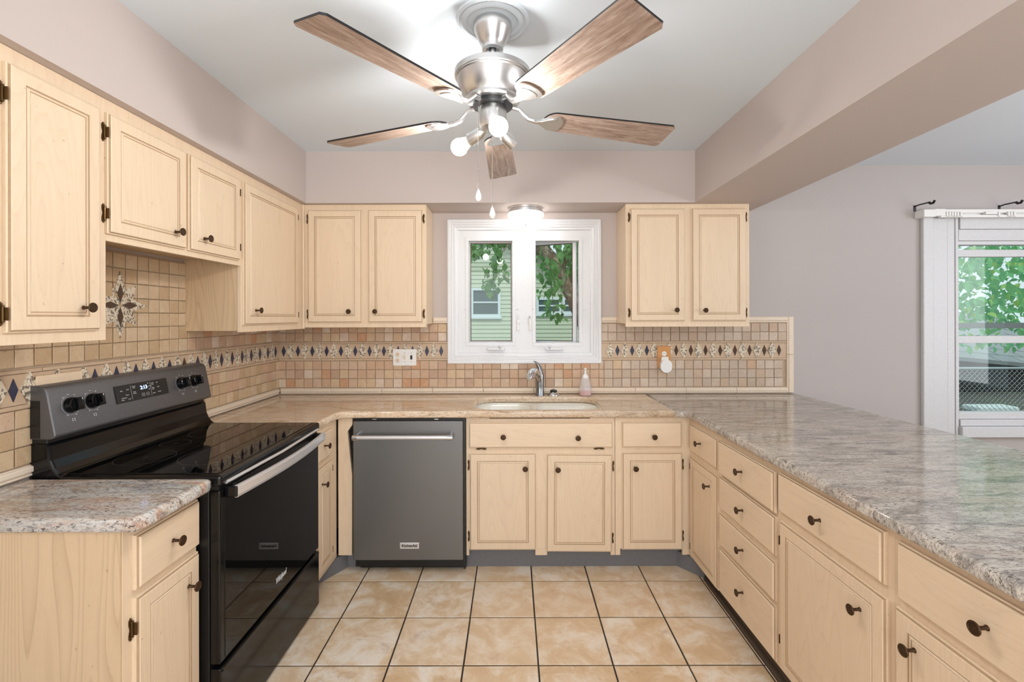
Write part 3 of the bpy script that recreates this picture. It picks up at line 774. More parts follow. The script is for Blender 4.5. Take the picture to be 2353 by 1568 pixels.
for g in (gl, gr): o.box(g[0], g[1], 0, .10, 1.195, g[2]); o.box(g[0], g[1], 0, .10, g[3], 2.06)
part('frame', o, 'white', w1)
def sash(name, g, ang, hinge_right):
    wd = g[1] - g[0]; ht = g[3] - g[2]
    piv = g[1] if hinge_right else g[0]; sgn = -1 if hinge_right else 1
    s = link(name, frame4(0, sgn * wd, 0, ht, .026, -.006, .028, .002).mesh(name, 'white') if False else frame4(min(0, sgn * wd), max(0, sgn * wd), 0, ht, .026, .006, .034, .002).mesh(name, M['white']), w1, (piv, 0, g[2]), (0, 0, ang))
    xa, xb = min(0, sgn * wd) + .02, max(0, sgn * wd) - .02
    part('glazing_bead', frame4(xa + .004, xb - .004, .024, ht - .024, .0045, .004, .012, 0), 'bronze', s)
    part('pane', MB().box(xa, xb, .018, .022, .02, ht - .02), 'pane', s)
    return s
# inner stop frames (stay in plane); the movable sashes sit inside
for g in (gl, gr): part('stop_frame', frame4(g[0], g[1], g[2], g[3], .024, -.003, .05, .002), 'white', w1)
gi = [(g[0] + .006, g[1] - .006, g[2] + .006, g[3] - .006) for g in (gl, gr)]
s1 = sash('sash', gi[0], radians(1.4), False)
s1.location.y = .052
s2 = sash('sash', gi[1], radians(-23), True)
s2.location.y = .052; s2.location.x -= .034
for px, sg in ((1139, 1), (1272.5, -1)):
    cr = MB().box(-.062, .062, -.030, -.002, -.013, .008, .007)
    cx_ = .03 * sg
    cr.tube([(cx_, -.02, .0), (cx_, -.034, .012), (cx_ + .004 * sg, -.040, .020)], [.010, .012, .009], 10)
    part('crank', cr, 'white', w1, (wx(px), 0, wz(801)))
for px, fl in ((1191, 0), (1218.5, 1)):
    lt = MB().box(-.009, .009, -.010, 0, -.05, .03, .003)
    if fl: lt.tube([(.003, -.012, .040), (-.006, -.02, .052), (-.012, -.016, .035), (-.012, -.014, .0)], .0045, 8)
    else: lt.box(-.008, .010, -.024, -.006, .0, .014, .003); lt.box(-.006, .006, -.012, 0, .035, .06, .003)
    part('latch', lt, 'plastic', w1, (wx(px), 0, wz(744)))
for px, py in ((1068, 712), (1188, 712), (1223, 711), (1340, 712)):
    part('screen_clip', MB().tube([(0, -.001, 0), (0, -.008, 0), (.010, -.012, .004)], .003, 6), 'plastic', w1, (wx(px), 0, wz(py)))

# ------------------------------------------------------------------ dining window
w2 = bpy.data.objects.new('window_2', None); COL.objects.link(w2); w2.location = (0, YW, 0)
w2['kind'] = 'structure'; w2['label'] = 'worn white sash window in the dining wall'
xa, xb = wx(2113.8), 4.42
part('side_casing', MB().box(xa, wx(2138), -.030, 0, wz(1010), wz(504), .006).box(wx(2137), wx(2172), -.018, 0, wz(1010), wz(505), .002).box(wx(2172.5), wx(2189), -.016, 0, wz(1010), wz(505), .002)
     .box(wx(2189.5), wx(2194), -.022, .02, wz(1004), wz(505), .002).box(wx(2195), wx(2199), -.012, .03, wz(1004), wz(505), .002).box(wx(2199), wx(2203), .0, .05, wz(1004), wz(505), .002), 'white_old', w2)
part('side_casing', MB().box(xb - .26, xb, -.03, 0, wz(1010), wz(504), .004), 'white_old', w2)
x_in = wx(2201)
part('head_casing', MB().box(x_in, xb - .2, -.02, .03, wz(530), wz(504), .003).box(x_in, xb - .2, -.008, .05, wz(556), wz(530.5), .002).box(x_in, xb - .2, .0, .06, wz(565), wz(556.5), .002), 'white_old', w2)
part('sill', MB().box(x_in - .01, xb - .2, -.045, .03, wz(1005), wz(981), .004).box(x_in, xb - .2, -.02, .05, wz(980.5), wz(966), .003).box(x_in, xb - .2, -.005, .05, wz(965.5), wz(952), .003), 'white_old', w2)
us = part('upper_sash', MB().box(x_in, xb - .2, .02, .06, wz(592), wz(575.5), .003).box(x_in, x_in + .012, .02, .06, wz(775), wz(565)), 'white_old', w2)
part('pane', MB().box(x_in + .01, xb - .25, .04, .044, wz(775), wz(560)), 'pane', us)
ls = part('lower_sash', MB().box(x_in, xb - .2, .005, .045, wz(791.7), wz(774.7), .003).box(x_in, x_in + .012, .005, .045, wz(952), wz(790)).box(x_in, xb - .2, .005, .045, wz(953), wz(950)), 'white_old', w2)
part('pane', MB().box(x_in + .01, xb - .25, .024, .028, wz(952), wz(790)), 'pane', ls)
part('storm_rail', MB().box(x_in, xb - .2, .085, .10, wz(758), wz(745), .002), 'grey_toe', w2)
ct = thing('curtain_track', 'white traverse curtain track above the dining window', 'curtain track', (0, YW, 0))
part('rail', MB().box(wx(2140), 4.3, -.075, -.055, wz(497), wz(489), .002).box(wx(2140), 4.3, -.075, -.055, wz(507), wz(501.5), .002).box(wx(2140), 4.3, -.056, -.050, wz(505), wz(490)), 'plastic', ct)
part('end_bracket', MB().box(wx(2101), wx(2128), -.08, -.001, wz(506), wz(489), .004).box(wx(2126), wx(2150), -.08, -.05, wz(504), wz(488), .004), 'plastic', ct)
for px in (2152, 2158, 2164, 2170, 2176, 2183, 2268, 2290, 2296, 2303):
    part('glider', MB().box(-.006, .006, -.085, -.062, -.012, .016, .002).tube([(0, -.08, -.01), (.006, -.082, -.022), (-.004, -.082, -.03)], .002, 6), 'plastic', ct, (wx(px), 0, wz(500)))
part('centre_carrier', MB().box(-.04, .04, -.088, -.06, -.006, .012, .003), 'plastic', ct, (wx(2250), 0, wz(499)))
for i, (px, lb) in enumerate(((2102, 'black curtain rod bracket at the left end of the track'), (2296, 'black curtain rod bracket above the glass, at the right picture edge'))):
    rb = thing('rod_bracket', lb, 'bracket', (wx(px), YW, wz(480)), 0, 'curtain rod brackets')
    part('wall_plate', MB().box(-.008, .008, -.004, 0, -.026, .016, .001), 'black_satin', rb)
    part('arm', MB().tube([(0, -.002, .008), (.006, -.03, .014), (.02, -.09, .016)], .0045, 8).tube([(.02, -.09, .016), (.022, -.10, .006), (.026, -.115, .006), (.028, -.125, .022)], .006, 8, 0, 1.4), 'black_satin', rb)

# ------------------------------------------------------------------ flush light over the sink
fl = thing('flush_light', 'round flush ceiling light with opal glass over the sink window', 'ceiling light', (PX(1208.5, 3.10), 3.10, SOF))
part('base_ring', MB().lathe([(.112, 0), (.112, -.012), (.108, -.014), (.108, -.020), (.114, -.022), (.114, -.034), (.10, -.036), (.01, -.036)], n=40), 'nickel', fl)
part('glass_shade', MB().lathe([(.108, -.034), (.118, -.040), (.118, -.052), (.108, -.064), (.096, -.074), (.07, -.094), (.04, -.104), (.012, -.107)], n=40), 'dome', fl)
part('finial', MB().lathe([(.008, -.106), (.009, -.110), (.004, -.115), (.001, -.116)], n=12), 'nickel', fl)

# ------------------------------------------------------------------ dishwasher
YD = 2.642
dw = thing('dishwasher', 'dark stainless dishwasher with a bar handle', 'dishwasher', (PX(809.5, YD), YD, 0))
WD = PX(1065, YD) - PX(809.5, YD)
part('door_panel', MB().box(.002, WD - .004, 0, .035, .083, .8655, .004), 'dark_steel', dw)
part('tub', MB().box(.004, WD + .008, .036, .58, .03, .878), 'black_satin', dw)
part('top_strip', MB().box(.006, WD, .012, .04, .8665, .878), 'black_satin', dw)
part('kick_plate', MB().box(.02, WD + .006, .075, .09, .004, .085), 'black_satin', dw)
part('side_gasket', MB().box(WD - .003, WD + .006, .008, .04, .03, .878), 'black_satin', dw)
for x in (.12, .47): part('mounting_clip', MB().box(x - .012, x + .012, .006, .02, .872, .8775, .001), 'chrome', dw)
h = MB().tube([(.030, -.055, .787), (WD - .067, -.055, .787)], .0115, 16)
hd = part('handle', h, 'steel', dw)
for x in (.032, WD - .070):
    part('end_cap', MB().tube([(x - .014, -.055, .787), (x + .014, -.055, .787)], .0145, 16), 'chrome', hd)
    part('post', MB().tube([(x, -.002, .795), (x, -.05, .789)], [.011, .0085], 10), 'chrome', hd)
bx = PX(940, YD) - dw.location.x
bd = part('badge', MB().box(bx - .054, bx + .054, -.004, 0, .149, .184, .002), 'steel', dw)
tm = link('badge_lettering', text_mesh('KitchenAid', .021, 'black_satin', bold=.0006), bd, (bx, -.0047, .1665), (R90, 0, 0)); tm.scale.x = .92

# ------------------------------------------------------------------ range  (local x = world +Y, local -y = world +X)
XRG = -.975; YR0, YR1 = 1.562, 2.368; RW = YR1 - YR0
rg = thing('electric_range', 'freestanding black electric range with dark metallic console and curved silver handle', 'range', (XRG, YR0, 0), R90)
part('body', MB().box(.003, RW - .003, .035, .62, .01, .885, .002), 'black_satin', rg)
ck = MB()
ck.box(0, RW, -.006, .560, .887, .9235, .010)
cooktop = part('cooktop', ck, 'black_gloss', rg)
part('glass_top', MB().box(.022, RW - .022, .018, .535, .9225, .9262, .0015), 'black_glass', cooktop)
def ring(cx, cy, r, n=48, w_=.0008):
    o = MB(); o.rings([[(cx + (r + dr) * cos(2 * pi * i / n), cy + (r + dr) * sin(2 * pi * i / n), .92655) for i in range(n)] for dr in (-w_, w_)], False); return o
for cx, cy, r in ((.20, .40, .095), (.58, .40, .085), (.22, .155, .115), (.60, .150, .085), (.40, .43, .055)):
    part('burner_ring', ring(cx, cy, r).box(cx - .012, cx + .012, cy - .0007, cy + .0007, .9262, .9266), 'ring_print', cooktop)
part('front_lip', MB().tube([(.03, -.006, .893), (RW * .5, -.012, .889), (RW - .03, -.006, .893)], .006, 8), 'steel', cooktop)
# lower riser of the backguard
rs = MB().prism([(.520, .922), (.535, .932), (.548, .948), (.560, .975), (.566, 1.022), (.575, 1.034), (.632, 1.034), (.632, .90), (.520, .90)], .0, RW, 'x')
o = part('backguard_riser', rs, 'black_gloss', rg)
bv = o.modifiers.new('bevel', 'BEVEL'); bv.width = .009; bv.segments = 3; bv.limit_method = 'ANGLE'
cp = MB().prism([(.545, 1.050), (.541, 1.058), (.570, 1.205), (.580, 1.219), (.600, 1.224), (.632, 1.224), (.632, 1.047), (.56, 1.045)], -.003, RW + .003, 'x')
cs = part('console', cp, 'console', rg)
bv = cs.modifiers.new('bevel', 'BEVEL'); bv.width = .011; bv.segments = 4; bv.limit_method = 'ANGLE'
for p_ in cs.data.polygons: p_.use_smooth = True
part('rear_shell', MB().box(.004, RW - .004, .575, .635, .88, 1.20, .003), 'black_satin', rg)
part('side_vent', MB().box(-.0045, -.002, .592, .622, 1.05, 1.175), 'black_satin', rg)
# face of the console: origin at its lower edge, tilted
tilt = math.atan2(.029, .147)
fc_ = lambda x, t: (x, .541 + t * .029 / .147 - .0012, 1.058 + t)     # t = height above the lower edge
FR = (R90 - tilt, 0, 0)
def on_face(name, me, x, z, parent, dy=0.0, rot=0.0):
    t = z - 1.058; l_ = fc_(x, t)
    o_ = link(name, me, parent, (l_[0], l_[1] - dy, l_[2])); o_.rotation_euler = FR
    return o_
dx0, dx1 = 1.815 - YR0, 2.088 - YR0
pan = MB().add([(-.1365, -.0345, 0), (.1365, -.0345, 0), (.1365, .0345, 0), (-.1365, .0345, 0), (-.1365, -.0345, .0015), (.1365, -.0345, .0015), (.1365, .0345, .0015), (-.1365, .0345, .0015)],
               [(3, 2, 1, 0), (4, 5, 6, 7), (0, 1, 5, 4), (1, 2, 6, 5), (2, 3, 7, 6), (3, 0, 4, 7)])
dp = on_face('display_panel', pan.mesh('display_panel', 'black_satin'), (dx0 + dx1) / 2, 1.150, rg, .0005)
def ptext(txt, x, y, size, mat='print', par=dp):
    me = text_mesh(txt, size, mat, .0002); return link('lettering', me, par, (x, y, .0019))
ptext('2:13', .004, .0115, .0215, 'led')
for t_, x, y in (('Bake', -.108, .012), ('Broil', -.078, .014), ('Frozen\nBake', -.046, .020), ('Warm', -.083, -.007), ('Keep\nWarm', -.046, -.003),
                 ('Cook\nTime', .052, .020), ('Off', .078, .022), ('Delay\nStart', .052, .000), ('Start', .082, .003), ('Timer', .054, -.020), ('Cancel', .084, -.018),
                 ('Self Clean', -.100, -.017), ('Clean', -.108, -.024), ('Lock', -.076, -.024), ('Temp / Time', .030, .012)):
    ptext(t_, x, y, .0062)
for x, y, s_2 in ((.028, .026, 1), (.032, .0, -1)):
    link('arrow', MB().prism([(-.003, -.002 * s_2), (.003, -.002 * s_2), (0, .0025 * s_2)], .0015, .002, 'z').mesh('arrow', 'print'), dp, (x, y, 0))
for x, t_ in ((-.004, '3'), (.020, '+')):
    fr_ = MB().box(-.007, .007, .0055, .0062, .0016, .002).box(-.007, .007, -.0062, -.0055, .0016, .002).box(-.007, -.0063, -.006, .006, .0016, .002).box(.0063, .007, -.006, .006, .0016, .002)
    link('button_outline', fr_.mesh('button_outline', 'print'), dp, (x, -.018, 0)); ptext(t_, x, -.018, .008)
for x in (-.0615, .040, -.1365 + .005): link('divider', MB().box(-.0003, .0003, -.028, .028, .0015, .002).mesh('divider', 'print'), dp, (x, 0, 0)) if x > -.12 else None
# knobs
def range_knob():
    o = MB(); o.lathe([(.0265, 0), (.0265, .006), (.025, .009), (.0235, .020), (.021, .022), (.004, .022)], n=28)
    o.box(-.0215, .0215, -.0072, .0072, .018, .044, .003); return o
km = range_knob().mesh('control_knob', 'black_gloss')
for Yk, rot in ((1.632, 12), (1.716, 12), (2.175, 12), (2.262, 12)):
    k_ = on_face('control_knob', km, Yk - YR0, 1.148, rg)
    k_.rotation_euler = (Matrix.Rotation(R90 - tilt, 3, 'X') @ Matrix.Rotation(radians(90), 3, 'Z')).to_euler()
    mk = MB().box(.012, .0195, -.0009, .0009, .0436, .0446)
    link('pointer', mk.mesh('pointer', 'print'), k_)
    rr_ = MB(); n = 40
    rr_.rings([[(r * cos(2 * pi * (i / n) * .8 + 1.9), r * sin(2 * pi * (i / n) * .8 + 1.9), .0006) for i in range(n)] for r in (.0338, .0345)], False, 0, False, False)
    for a_ in (60, 95, 128, 240, 290): rr_.box(.038 * cos(radians(a_)) - .003, .038 * cos(radians(a_)) + .003, .038 * sin(radians(a_)) - .0009, .038 * sin(radians(a_)) + .0009, .0004, .0008)
    on_face('dial_marks', rr_.mesh('dial_marks', 'print'), Yk - YR0, 1.148, rg)
    sq = MB()
    for xx, yy in ((-.004, .003), (.004, .003), (-.004, -.003), (.004, -.003)): sq.box(xx - .0018, xx + .0018, yy - .0016, yy + .0016, .0004, .0008)
    on_face('burner_symbol', sq.mesh('burner_symbol', 'print'), Yk - YR0, 1.098, rg)
# oven door
od = part('oven_door', MB().box(.004, RW - .004, 0, .034, .292, .872, .004), 'black_gloss', rg)
part('door_glass', MB().box(.030, RW - .03, -.0015, .004, .300, .812, .001), 'black_glass', od)
part('vent_strip', MB().box(.01, RW - .01, .006, .036, .868, .886), 'black_satin', od)
vs = MB()
for k in range(60):
    if k % 15 < 12: vs.box(.12 + k * .0095, .125 + k * .0095, .004, .008, .8685, .882)
part('vent_slots', vs, 'dark_void', od)
n = 17; R = []
for i in range(n):
    t = i / (n - 1); x = .035 + t * (RW - .06); bow = .024 * sin(pi * t)
    y = -.032 - bow
    R.append([(x, y - .0085, .839), (x, y - .011, .848), (x, y - .011, .872), (x, y - .0085, .880), (x, y, .880), (x, y, .839)])
hb = MB().rings(R, True, 0, False)
hh = part('handle', hb, 'steel', od)
for x in (.045, RW - .045): part('handle_mount', MB().box(x - .016, x + .012, -.042, .0, .841, .878, .004), 'black_gloss', hh)
lg = link('logo_lettering', text_mesh('Whirlpool', .034, 'print', shear=.35, bold=.0002), od, (1.975 - YR0, -.0022, .362), (R90, 0, 0)); lg.scale.x = .62
part('storage_drawer', MB().box(.004, RW - .004, -.002, .034, .012, .277, .004), 'black_gloss', rg)
part('drawer_grip', MB().box(.012, RW - .012, -.006, .03, .262, .276, .003), 'black_gloss', rg)
for x, y in ((.05, .08), (RW - .05, .08), (.05, .58), (RW - .05, .58)): part('leg', MB().lathe([(.014, 0), (.014, .011), (.008, .012)], (x, y, 0), n=12), 'black_satin', rg)

# ------------------------------------------------------------------ ceiling fan
CX, CY = -.066, 1.65
md = tag(part('ceiling_medallion', MB().lathe([(.128, 0), (.127, -.006), (.118, -.010), (.110, -.006), (.102, -.012), (.092, -.013), (.086, -.008), (.060, -.010), (.01, -.010)], n=56), 'ceiling', None, (CX, CY, CEIL)),
         'round white ceiling medallion around the fan canopy', 'ceiling medallion')
fan = thing('ceiling_fan', 'five-blade ceiling fan with weathered oak blades and bare bulbs', 'ceiling fan', (CX, CY, CEIL - .010))
ZF = CEIL - .010
zf = lambda z: z - ZF
part('canopy', MB().lathe([(.064, zf(2.481)), (.067, zf(2.478)), (.067, zf(2.458)), (.063, zf(2.450)), (.046, zf(2.412)), (.037, zf(2.400)), (.037, zf(2.388)), (.024, zf(2.385)), (.020, zf(2.40))], n=40), 'nickel', fan)
part('downrod', MB().lathe([(.0125, zf(2.43)), (.0125, zf(2.30))], n=20), 'nickel', fan)
part('motor_housing', MB().lathe([(.02, zf(2.315)), (.08, zf(2.314)), (.126, zf(2.311)), (.133, zf(2.306)), (.133, zf(2.290)), (.129, zf(2.288)), (.129, zf(2.284)), (.125, zf(2.281)), (.120, zf(2.262)), (.110, zf(2.238)), (.098, zf(2.218)), (.094, zf(2.214)), (.094, zf(2.206)), (.088, zf(2.200)), (.06, zf(2.198))], n=64), 'nickel', fan)
part('flywheel', MB().lathe([(.06, zf(2.20)), (.070, zf(2.197)), (.070, zf(2.188)), (.05, zf(2.186))], n=40), 'black_satin', fan)
part('switch_housing', MB().lathe([(.045, zf(2.186)), (.049, zf(2.180)), (.049, zf(2.125)), (.044, zf(2.112)), (.030, zf(2.104)), (.004, zf(2.103))], n=40), 'nickel', fan)
def blade_mesh():
    pts = []; x0, x1, w0, w1 = .185, .69, .052, .068
    out = [(x0, 0)]
    for i in range(1, 7):
        a = pi / 2 * i / 6; out.append((x0 + .045 * (1 - cos(a)), -w0 * sin(a)))
    out += [(x1 - .012, -w1), (x1, -w1 + .012), (x1, w1 - .012), (x1 - .012, w1)]
    for i in range(6, 0, -1):
        a = pi / 2 * i / 6; out.append((x0 + .045 * (1 - cos(a)), w0 * sin(a)))
    o = MB(); n = len(out); t = .0032
    o.add([(x, y, -t) for x, y in out], [tuple(range(n))[::-1]], 0)
    o.add([(x, y, t) for x, y in out], [tuple(range(n))], 1)
    o.add([(x, y, -t) for x, y in out] + [(x, y, t) for x, y in out], [(i, (i + 1) % n, (i + 1) % n + n, i + n) for i in range(n)], 1)
    return o.mesh('blade', ['blade', 'black_satin'])
BLM = blade_mesh()
def iron_mesh():
    o = MB()
    sh = [(.150, -.009), (.172, -.012), (.195, -.028), (.224, -.041), (.238, -.042), (.250, -.032), (.256, -.014), (.257, 0), (.256, .014), (.250, .032), (.238, .042), (.224, .041), (.195, .028), (.172, .012), (.150, .009)]
    o.prism(sh, -.011, -.0048, 'z')
    o.prism([(.19 + (x - .19) * .72, y * .72) for x, y in sh], -.0135, -.010, 'z')
    return o.mesh('blade_iron', 'nickel')
IRM = iron_mesh()
for k in range(5):
    th = radians(90 - (2.0, 75.3, 147.0, 216.8, 291.6)[k])
    b = link('blade', BLM, fan, (0, 0, zf(2.163)))
    b.rotation_euler = (Matrix.Rotation(th, 3, 'Z') @ Matrix.Rotation(radians(1.0), 3, 'Y') @ Matrix.Rotation(radians(-11), 3, 'X')).to_euler()
    link('blade_iron', IRM, b)
    arm = MB().tube([(.070, 0, .030), (.095, 0, .026), (.112, 0, .010), (.130, 0, -.004), (.155, 0, -.009), (.18, 0, -.010)], [.008, .008, .0085, .009, .0095, .008], 8, 0, 1.0)
    ar = part('blade_arm', arm, 'nickel', fan, (0, 0, zf(2.163)), (0, 0, th))
# sockets and bulbs
S0 = Vector((CX, CY, 2.125))
def lamp(tip, lit=True, rs=1.0):
    d = (Vector(tip) - S0); L_ = d.length; d.normalize()
    q_ = Vector((0, 0, 1)).rotation_difference(d).to_euler()
    loc = S0 - Vector((CX, CY, ZF))
    sk_ = MB().lathe([(.010, .028), (.012, .044), (.017, .052), (.021, .058), (.0225, .098), (.0235, .104), (.0215, .104), (.017, .060), (.004, .060)], n=24)
    so = link('lamp_socket', sk_.mesh('lamp_socket', 'nickel'), fan, loc, q_)
    if lit:
        c_ = L_
        link('bulb_base', MB().lathe([(.013, .085), (.0165, c_ - .050), (.0235, c_ - .030), (.0285, c_ - .014)], n=24, caps=False).mesh('bulb_base', 'plastic'), so)
        prof = [(.0285, -.014)] + [(.031 * cos(radians(a)), .031 * sin(radians(a))) for a in range(-20, 90, 11)] + [(.002, .031)]
        lb_ = link('bulb', MB().lathe([(r, c_ + h_) for r, h_ in prof], n=24).mesh('bulb', 'bulb'), so); lb_['label'] = 'lit white bulb'
B1 = (-.042, 1.510, 2.062); B2 = (-.193, 1.735, 2.078)
lamp(B1); lamp(B2); lamp((CX + .10, CY + .085, 2.06), False)
def chain(x, y, z0, z1, pr):
    c_ = thing
    o = MB(); z = z0
    while z > z1: o.lathe([(.0004, -.0016), (.0021, 0), (.0004, .0016)], (x - CX, y - CY, zf(z)), n=5); z -= .0044
    o.tube([(x - CX, y - CY, zf(z0)), (x - CX, y - CY, zf(z1))], .0006, 4)
    ch = part('pull_chain', o, 'nickel', fan)
    part('pendant', MB().lathe([(.001, .030), (.004, .026), (.0095, .008), (.010, 0), (.006, -.008), (.001, -.010)], (x - CX, y - CY, zf(z1) - .026), n=8, smooth=False), 'crystal', ch)
Y1 = 1.60
chain(PX(1100, Y1), Y1, PZ(245, Y1), PZ(438, Y1), 0)
chain(PX(1132, 1.605), 1.605, PZ(300, 1.605), PZ(478, 1.605), 0)

# ------------------------------------------------------------------ outdoors
GZ = -.65
struct('ground', MB().box(-14, 22, YW + .16, 30, GZ - .1, GZ), 'ground')
HY = 13.0; hx = lambda px: PX(px, HY); hz_ = lambda py: PZ(py, HY)
hs = thing('neighbour_house', 'cream lap-sided house seen through the sink window', 'house', (0, HY, GZ))
part('wall_core', MB().prism([(-5, 0), (3.0, 0), (3.0, 2.3), (-2.6, 6.0), (-5, 4.5)], .02, 5, 'y'), 'siding', hs)
sbm = MB().prism([(-.028, 0), (-.0, 0), (0, .118), (-.004, .118)], 0, 1, 'x').mesh('siding_board', 'siding')
zb = .05
while zb < 5.9:
    xr = min(3.0, 3.0 - (zb + .115 - 2.3) / 3.7 * 5.6) if zb + .115 > 2.3 else 3.0
    xl = -5 if zb < 4.4 else -5 + (zb - 4.4) * 1.6
    if xr - xl > .2:
        link('siding_board', sbm, hs, (xl, .02, zb)).scale.x = xr - xl
    zb += .115
def hwin(x0, x1, z0, z1, name='window'):
    f = part(name, frame4(x0, x1, z0 - GZ, z1 - GZ, .07, -.05, .02).box(x0 - .04, x1 + .04, -.07, .02, z0 - GZ - .06, z0 - GZ), 'ext_white', hs)
    part('pane', MB().box(x0 + .07, x1 - .07, -.012, .0, z0 - GZ + .07, z1 - GZ - .07), 'ext_glass', f)
    zm = (z0 + z1) / 2 - GZ
    part('meeting_rail', MB().box(x0 + .07, x1 - .07, -.035, -.01, zm - .02, zm + .02), 'ext_white', f)
hwin(hx(1082), hx(1150), hz_(728), hz_(662)); hwin(hx(1232), hx(1290), hz_(722), hz_(684)); hwin(hx(1292), hx(1345), hz_(722), hz_(684))
rk = MB().prism([(3.35, 2.0), (3.35, 2.2), (-2.6, 6.25), (-2.6, 6.05)], -.45, -.40, 'y')
part('rake_board', rk, 'ext_white', hs)
part('roof', MB().prism([(3.4, 2.2), (3.4, 2.3), (-2.6, 6.36), (-2.6, 6.26)], -.5, 5, 'y').prism([(-2.6, 6.26), (-2.6, 6.36), (-5.2, 4.7), (-5.2, 4.6)], -.5, 5, 'y'), 'shingle', hs)
part('rake_soffit', MB().prism([(3.35, 2.14), (3.35, 2.19), (-2.6, 6.24), (-2.6, 6.19)], -.42, .02, 'y'), 'bark', hs)  # bark brown stands in for the shadow under the rake

def leaf_mesh(mat, s=1.0):
    o = MB(); L_, W_ = .11 * s, .036 * s
    vs = [(0, 0, 0), (L_ * .25, -W_ * .8, .010 * s), (L_ * .55, -W_, .012 * s), (L_, 0, -.012 * s), (L_ * .55, W_, .012 * s), (L_ * .25, W_ * .8, .010 * s), (L_ * .3, 0, 0), (L_ * .65, 0, -.003 * s)]
    o.add(vs, [(0, 1, 6), (1, 2, 7, 6), (2, 3, 7), (3, 4, 7), (4, 5, 6, 7), (5, 0, 6)]); return o.mesh('leaf', mat)
def joined_leaves(name, pts, parent, mat, s):
    lm = leaf_mesh(mat, s); V0 = [v.co.copy() for v in lm.vertices]; F0 = [tuple(p_.vertices) for p_ in lm.polygons]
    V, FF = [], []
    for p_ in pts:
        e = Matrix.Translation(p_) @ Matrix.Rotation(random.uniform(0, 6.28), 4, 'Z') @ Matrix.Rotation(random.uniform(.0, 1.5), 4, 'Y') @ Matrix.Rotation(random.uniform(-1, 1), 4, 'X') @ Matrix.Scale(random.uniform(.7, 1.3), 4)
        o_ = len(V); V += [tuple(e @ v) for v in V0]; FF += [tuple(i + o_ for i in f) for f in F0]
    me = bpy.data.meshes.new(name); me.from_pydata(V, [], FF); me.materials.append(M[mat])
    return stuff(link(name, me, parent))
TY = 7.0
t1 = thing('leafy_tree', 'tree with mottled leaning trunk and drooping leaves outside the sink window', 'tree', (1.9, TY, GZ))
tx = lambda px, py, Y=TY: Vector((PX(px, Y) - 1.9, Y - TY, PZ(py, Y) - GZ))
part('trunk', MB().tube([(0, 0, -.02), (-.1, 0, .7), tx(1352, 770), tx(1318, 690), tx(1285, 620), tx(1250, 578), tx(1205, 545), tx(1150, 500)], [.16, .13, .11, .10, .11, .115, .09, .06], 12), 'bark', t1)
part('branch', MB().tube([tx(1285, 620), tx(1310, 575), tx(1335, 520), tx(1350, 440)], [.06, .05, .04, .02], 8), 'bark', t1)
part('branch', MB().tube([tx(1205, 545), tx(1170, 560, 6.6), tx(1140, 600, 6.4), tx(1125, 650, 6.4)], [.03, .012, .006, .003], 6), 'bark', t1)
part('branch', MB().tube([tx(1250, 575), tx(1262, 620, 6.5), tx(1268, 670, 6.3), tx(1275, 720, 6.3)], [.03, .012, .006, .003], 6), 'bark', t1)
leaf_a = leaf_mesh('leaf', 1.0)
pts = []
def droop(px, py0, py1, sp_, n, Y):
    for _ in range(n):
        py = random.uniform(py0, py1); k = 1 - (py - py0) / (py1 - py0 + 1) * .5
        pts.append(tx(px + random.gauss(0, sp_ * k), py, Y + random.uniform(-.25, .25)))
droop(1090, 545, 590, 20, 60, 6.4); droop(1140, 560, 610, 14, 34, 6.4); droop(1128, 610, 680, 12, 42, 6.3); droop(1150, 590, 650, 9, 16, 6.3)
droop(1262, 590, 720, 15, 62, 6.2); droop(1278, 600, 735, 14, 48, 6.3); droop(1300, 550, 590, 20, 30, 6.4); droop(1240, 570, 640, 8, 8, 6.3)
for p_ in pts:
    o = link('leaf', leaf_a, t1, p_, (random.uniform(-.8, .8), random.uniform(.5, 1.5), random.uniform(0, 6.28))); s_3 = random.uniform(.6, 1.25); o.scale = (s_3,) * 3
joined_leaves('foliage', [tx(random.gauss(1130, 70), random.uniform(470, 560), TY + random.uniform(-.5, .8)) for _ in range(900)] + [tx(random.gauss(1325, 22), random.uniform(470, 640), TY + random.uniform(-.2, .8)) for _ in range(500)], t1, 'leaf', 1.1)

DY = 9.0
t2 = thing('leafy_tree', 'broad leafy green tree outside the dining window', 'tree', (11.9, DY + .6, GZ))
part('trunk', MB().tube([(0, 0, -.02), (.05, 0, 1.4), (-.1, 0, 2.6), (-.2, 0, 3.6)], [.16, .13, .10, .05], 10), 'bark', t2)
dl = lambda px, py, Y: Vector((PX(px, Y) - 11.9, Y - DY - .6, PZ(py, Y) - GZ))
leaf_b = leaf_mesh('leaf_b', 1.7); leaf_y = leaf_mesh('leaf_y', 1.3)
for k in range(250):
    Y = random.uniform(8.2, 9.2)
    py = random.triangular(540, 805, 600) if k % 5 else random.uniform(735, 812)
    o = link('leaf', leaf_b if random.random() < .72 else leaf_y, t2, dl(random.uniform(2190, 2370), py, Y), (random.uniform(-.9, .9), random.uniform(.3, 1.5), random.uniform(0, 6.28)))
    s_3 = random.uniform(.6, 1.2); o.scale = (s_3,) * 3
joined_leaves('foliage', [dl(random.uniform(2120, 2620), random.uniform(380, 745), random.uniform(9.0, 11)) for _ in range(1300)], t2, 'leaf_b', 1.8)
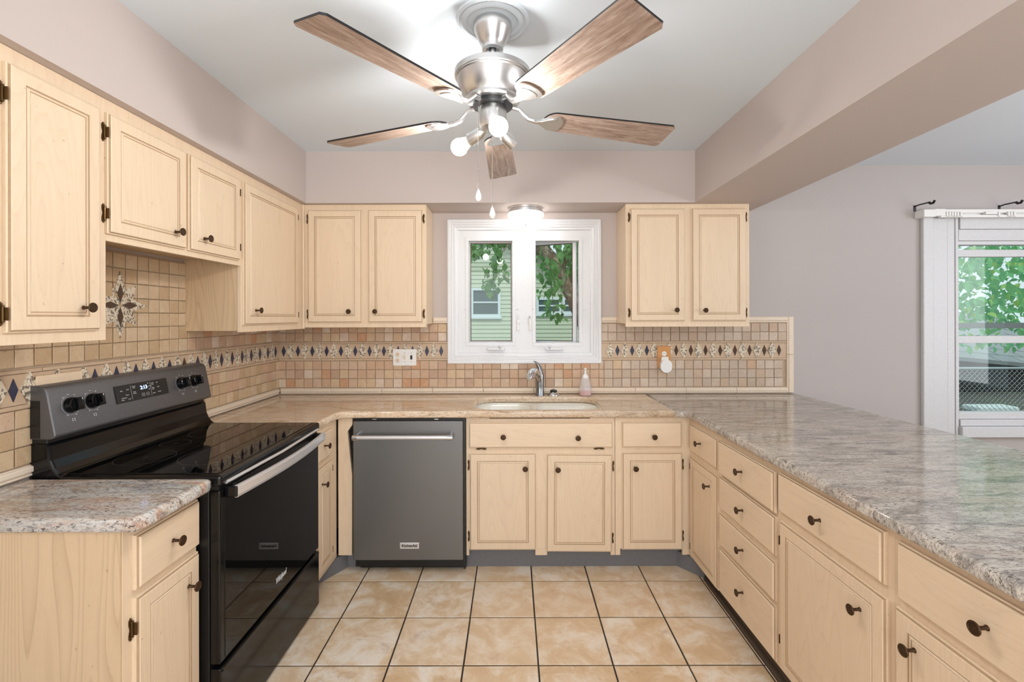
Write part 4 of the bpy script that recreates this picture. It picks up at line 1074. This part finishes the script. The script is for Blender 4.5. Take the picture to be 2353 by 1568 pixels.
# garage roof and chain-link fence beyond the dining window
gr_ = thing('garage', 'low garage with shade-dark wall and grey shingle roof beyond the chain-link fence', 'garage', (0, 12.6, GZ))
gX = lambda px, Y: PX(px, Y)
part('wall', MB().prism([(10, 0), (16, 0), (16, .58), (10, 1.14)], .35, 4, 'y'), 'dark_void', gr_)  # near-black wall: the shade under the roof put into its colour
rf = part('roof', MB().add([(9.6, 0, 1.21), (17, 0, .50), (17, .02, .42), (9.6, .02, 1.13), (9.6, 4, 2.75), (17, 4, 2.15)], [(0, 1, 5, 4), (0, 3, 2, 1), (0, 4, 3), (1, 2, 5), (3, 4, 5, 2)]), 'shingle', gr_)
for r in range(9):
    y_ = r * .42
    for k in range(10):
        xs_ = 9.6 + k * .7 + (r % 2) * .35; t = (xs_ - 9.6) / 7.4; t2_ = (xs_ + .68 - 9.6) / 7.4
        zz = lambda tt, yy: (1.21 - .71 * tt) + yy / 4 * (1.54 + .11 * tt) + .006
        m_ = MB().add([(xs_, y_, zz(t, y_) + .02), (xs_ + .68, y_, zz(t2_, y_) + .02), (xs_ + .68, y_ + .45, zz(t2_, y_ + .45)), (xs_, y_ + .45, zz(t, y_ + .45)), (xs_, y_, zz(t, y_)), (xs_ + .68, y_, zz(t2_, y_))], [(0, 1, 2, 3), (4, 5, 1, 0)])
        part('shingle', m_, 'shingle', rf)
cf = thing('chain_link_fence', 'galvanised chain-link fence outside the dining window', 'fence', (0, 8.0, GZ))
fz = PZ(849, 8.0) - GZ
part('top_rail', MB().tube([(5.5, 0, fz), (12, 0, fz)], .02, 8), 'galv', cf)
for x in (6.2, 9.0, 11.8): part('post', MB().tube([(x, .03, 0), (x, .03, fz + .05)], .03, 8), 'galv', cf)
wm = MB(); x = 5.5 - fz
while x < 12:
    for s_4 in (1, -1):
        xa_, xb_ = (x, x + fz) if s_4 == 1 else (x + fz, x)
        p0_, p1_ = Vector((xa_, .004 * s_4, 0)), Vector((xb_, .004 * s_4, fz))
        if s_4 == 1: pass
        wm.tube([p0_, p1_], .0042 if s_4 == -1 else .003, 4)
    x += .085
stuff(part('wire_mesh', wm, 'galv', cf))
tag(part('flat_stone', MB().box(-.45, .45, -.2, .2, 0, .12, .03), 'ext_white', None, (PX(2275, 10.4), 10.4, GZ)), 'pale flat slab lying on the ground behind the fence', 'stone')
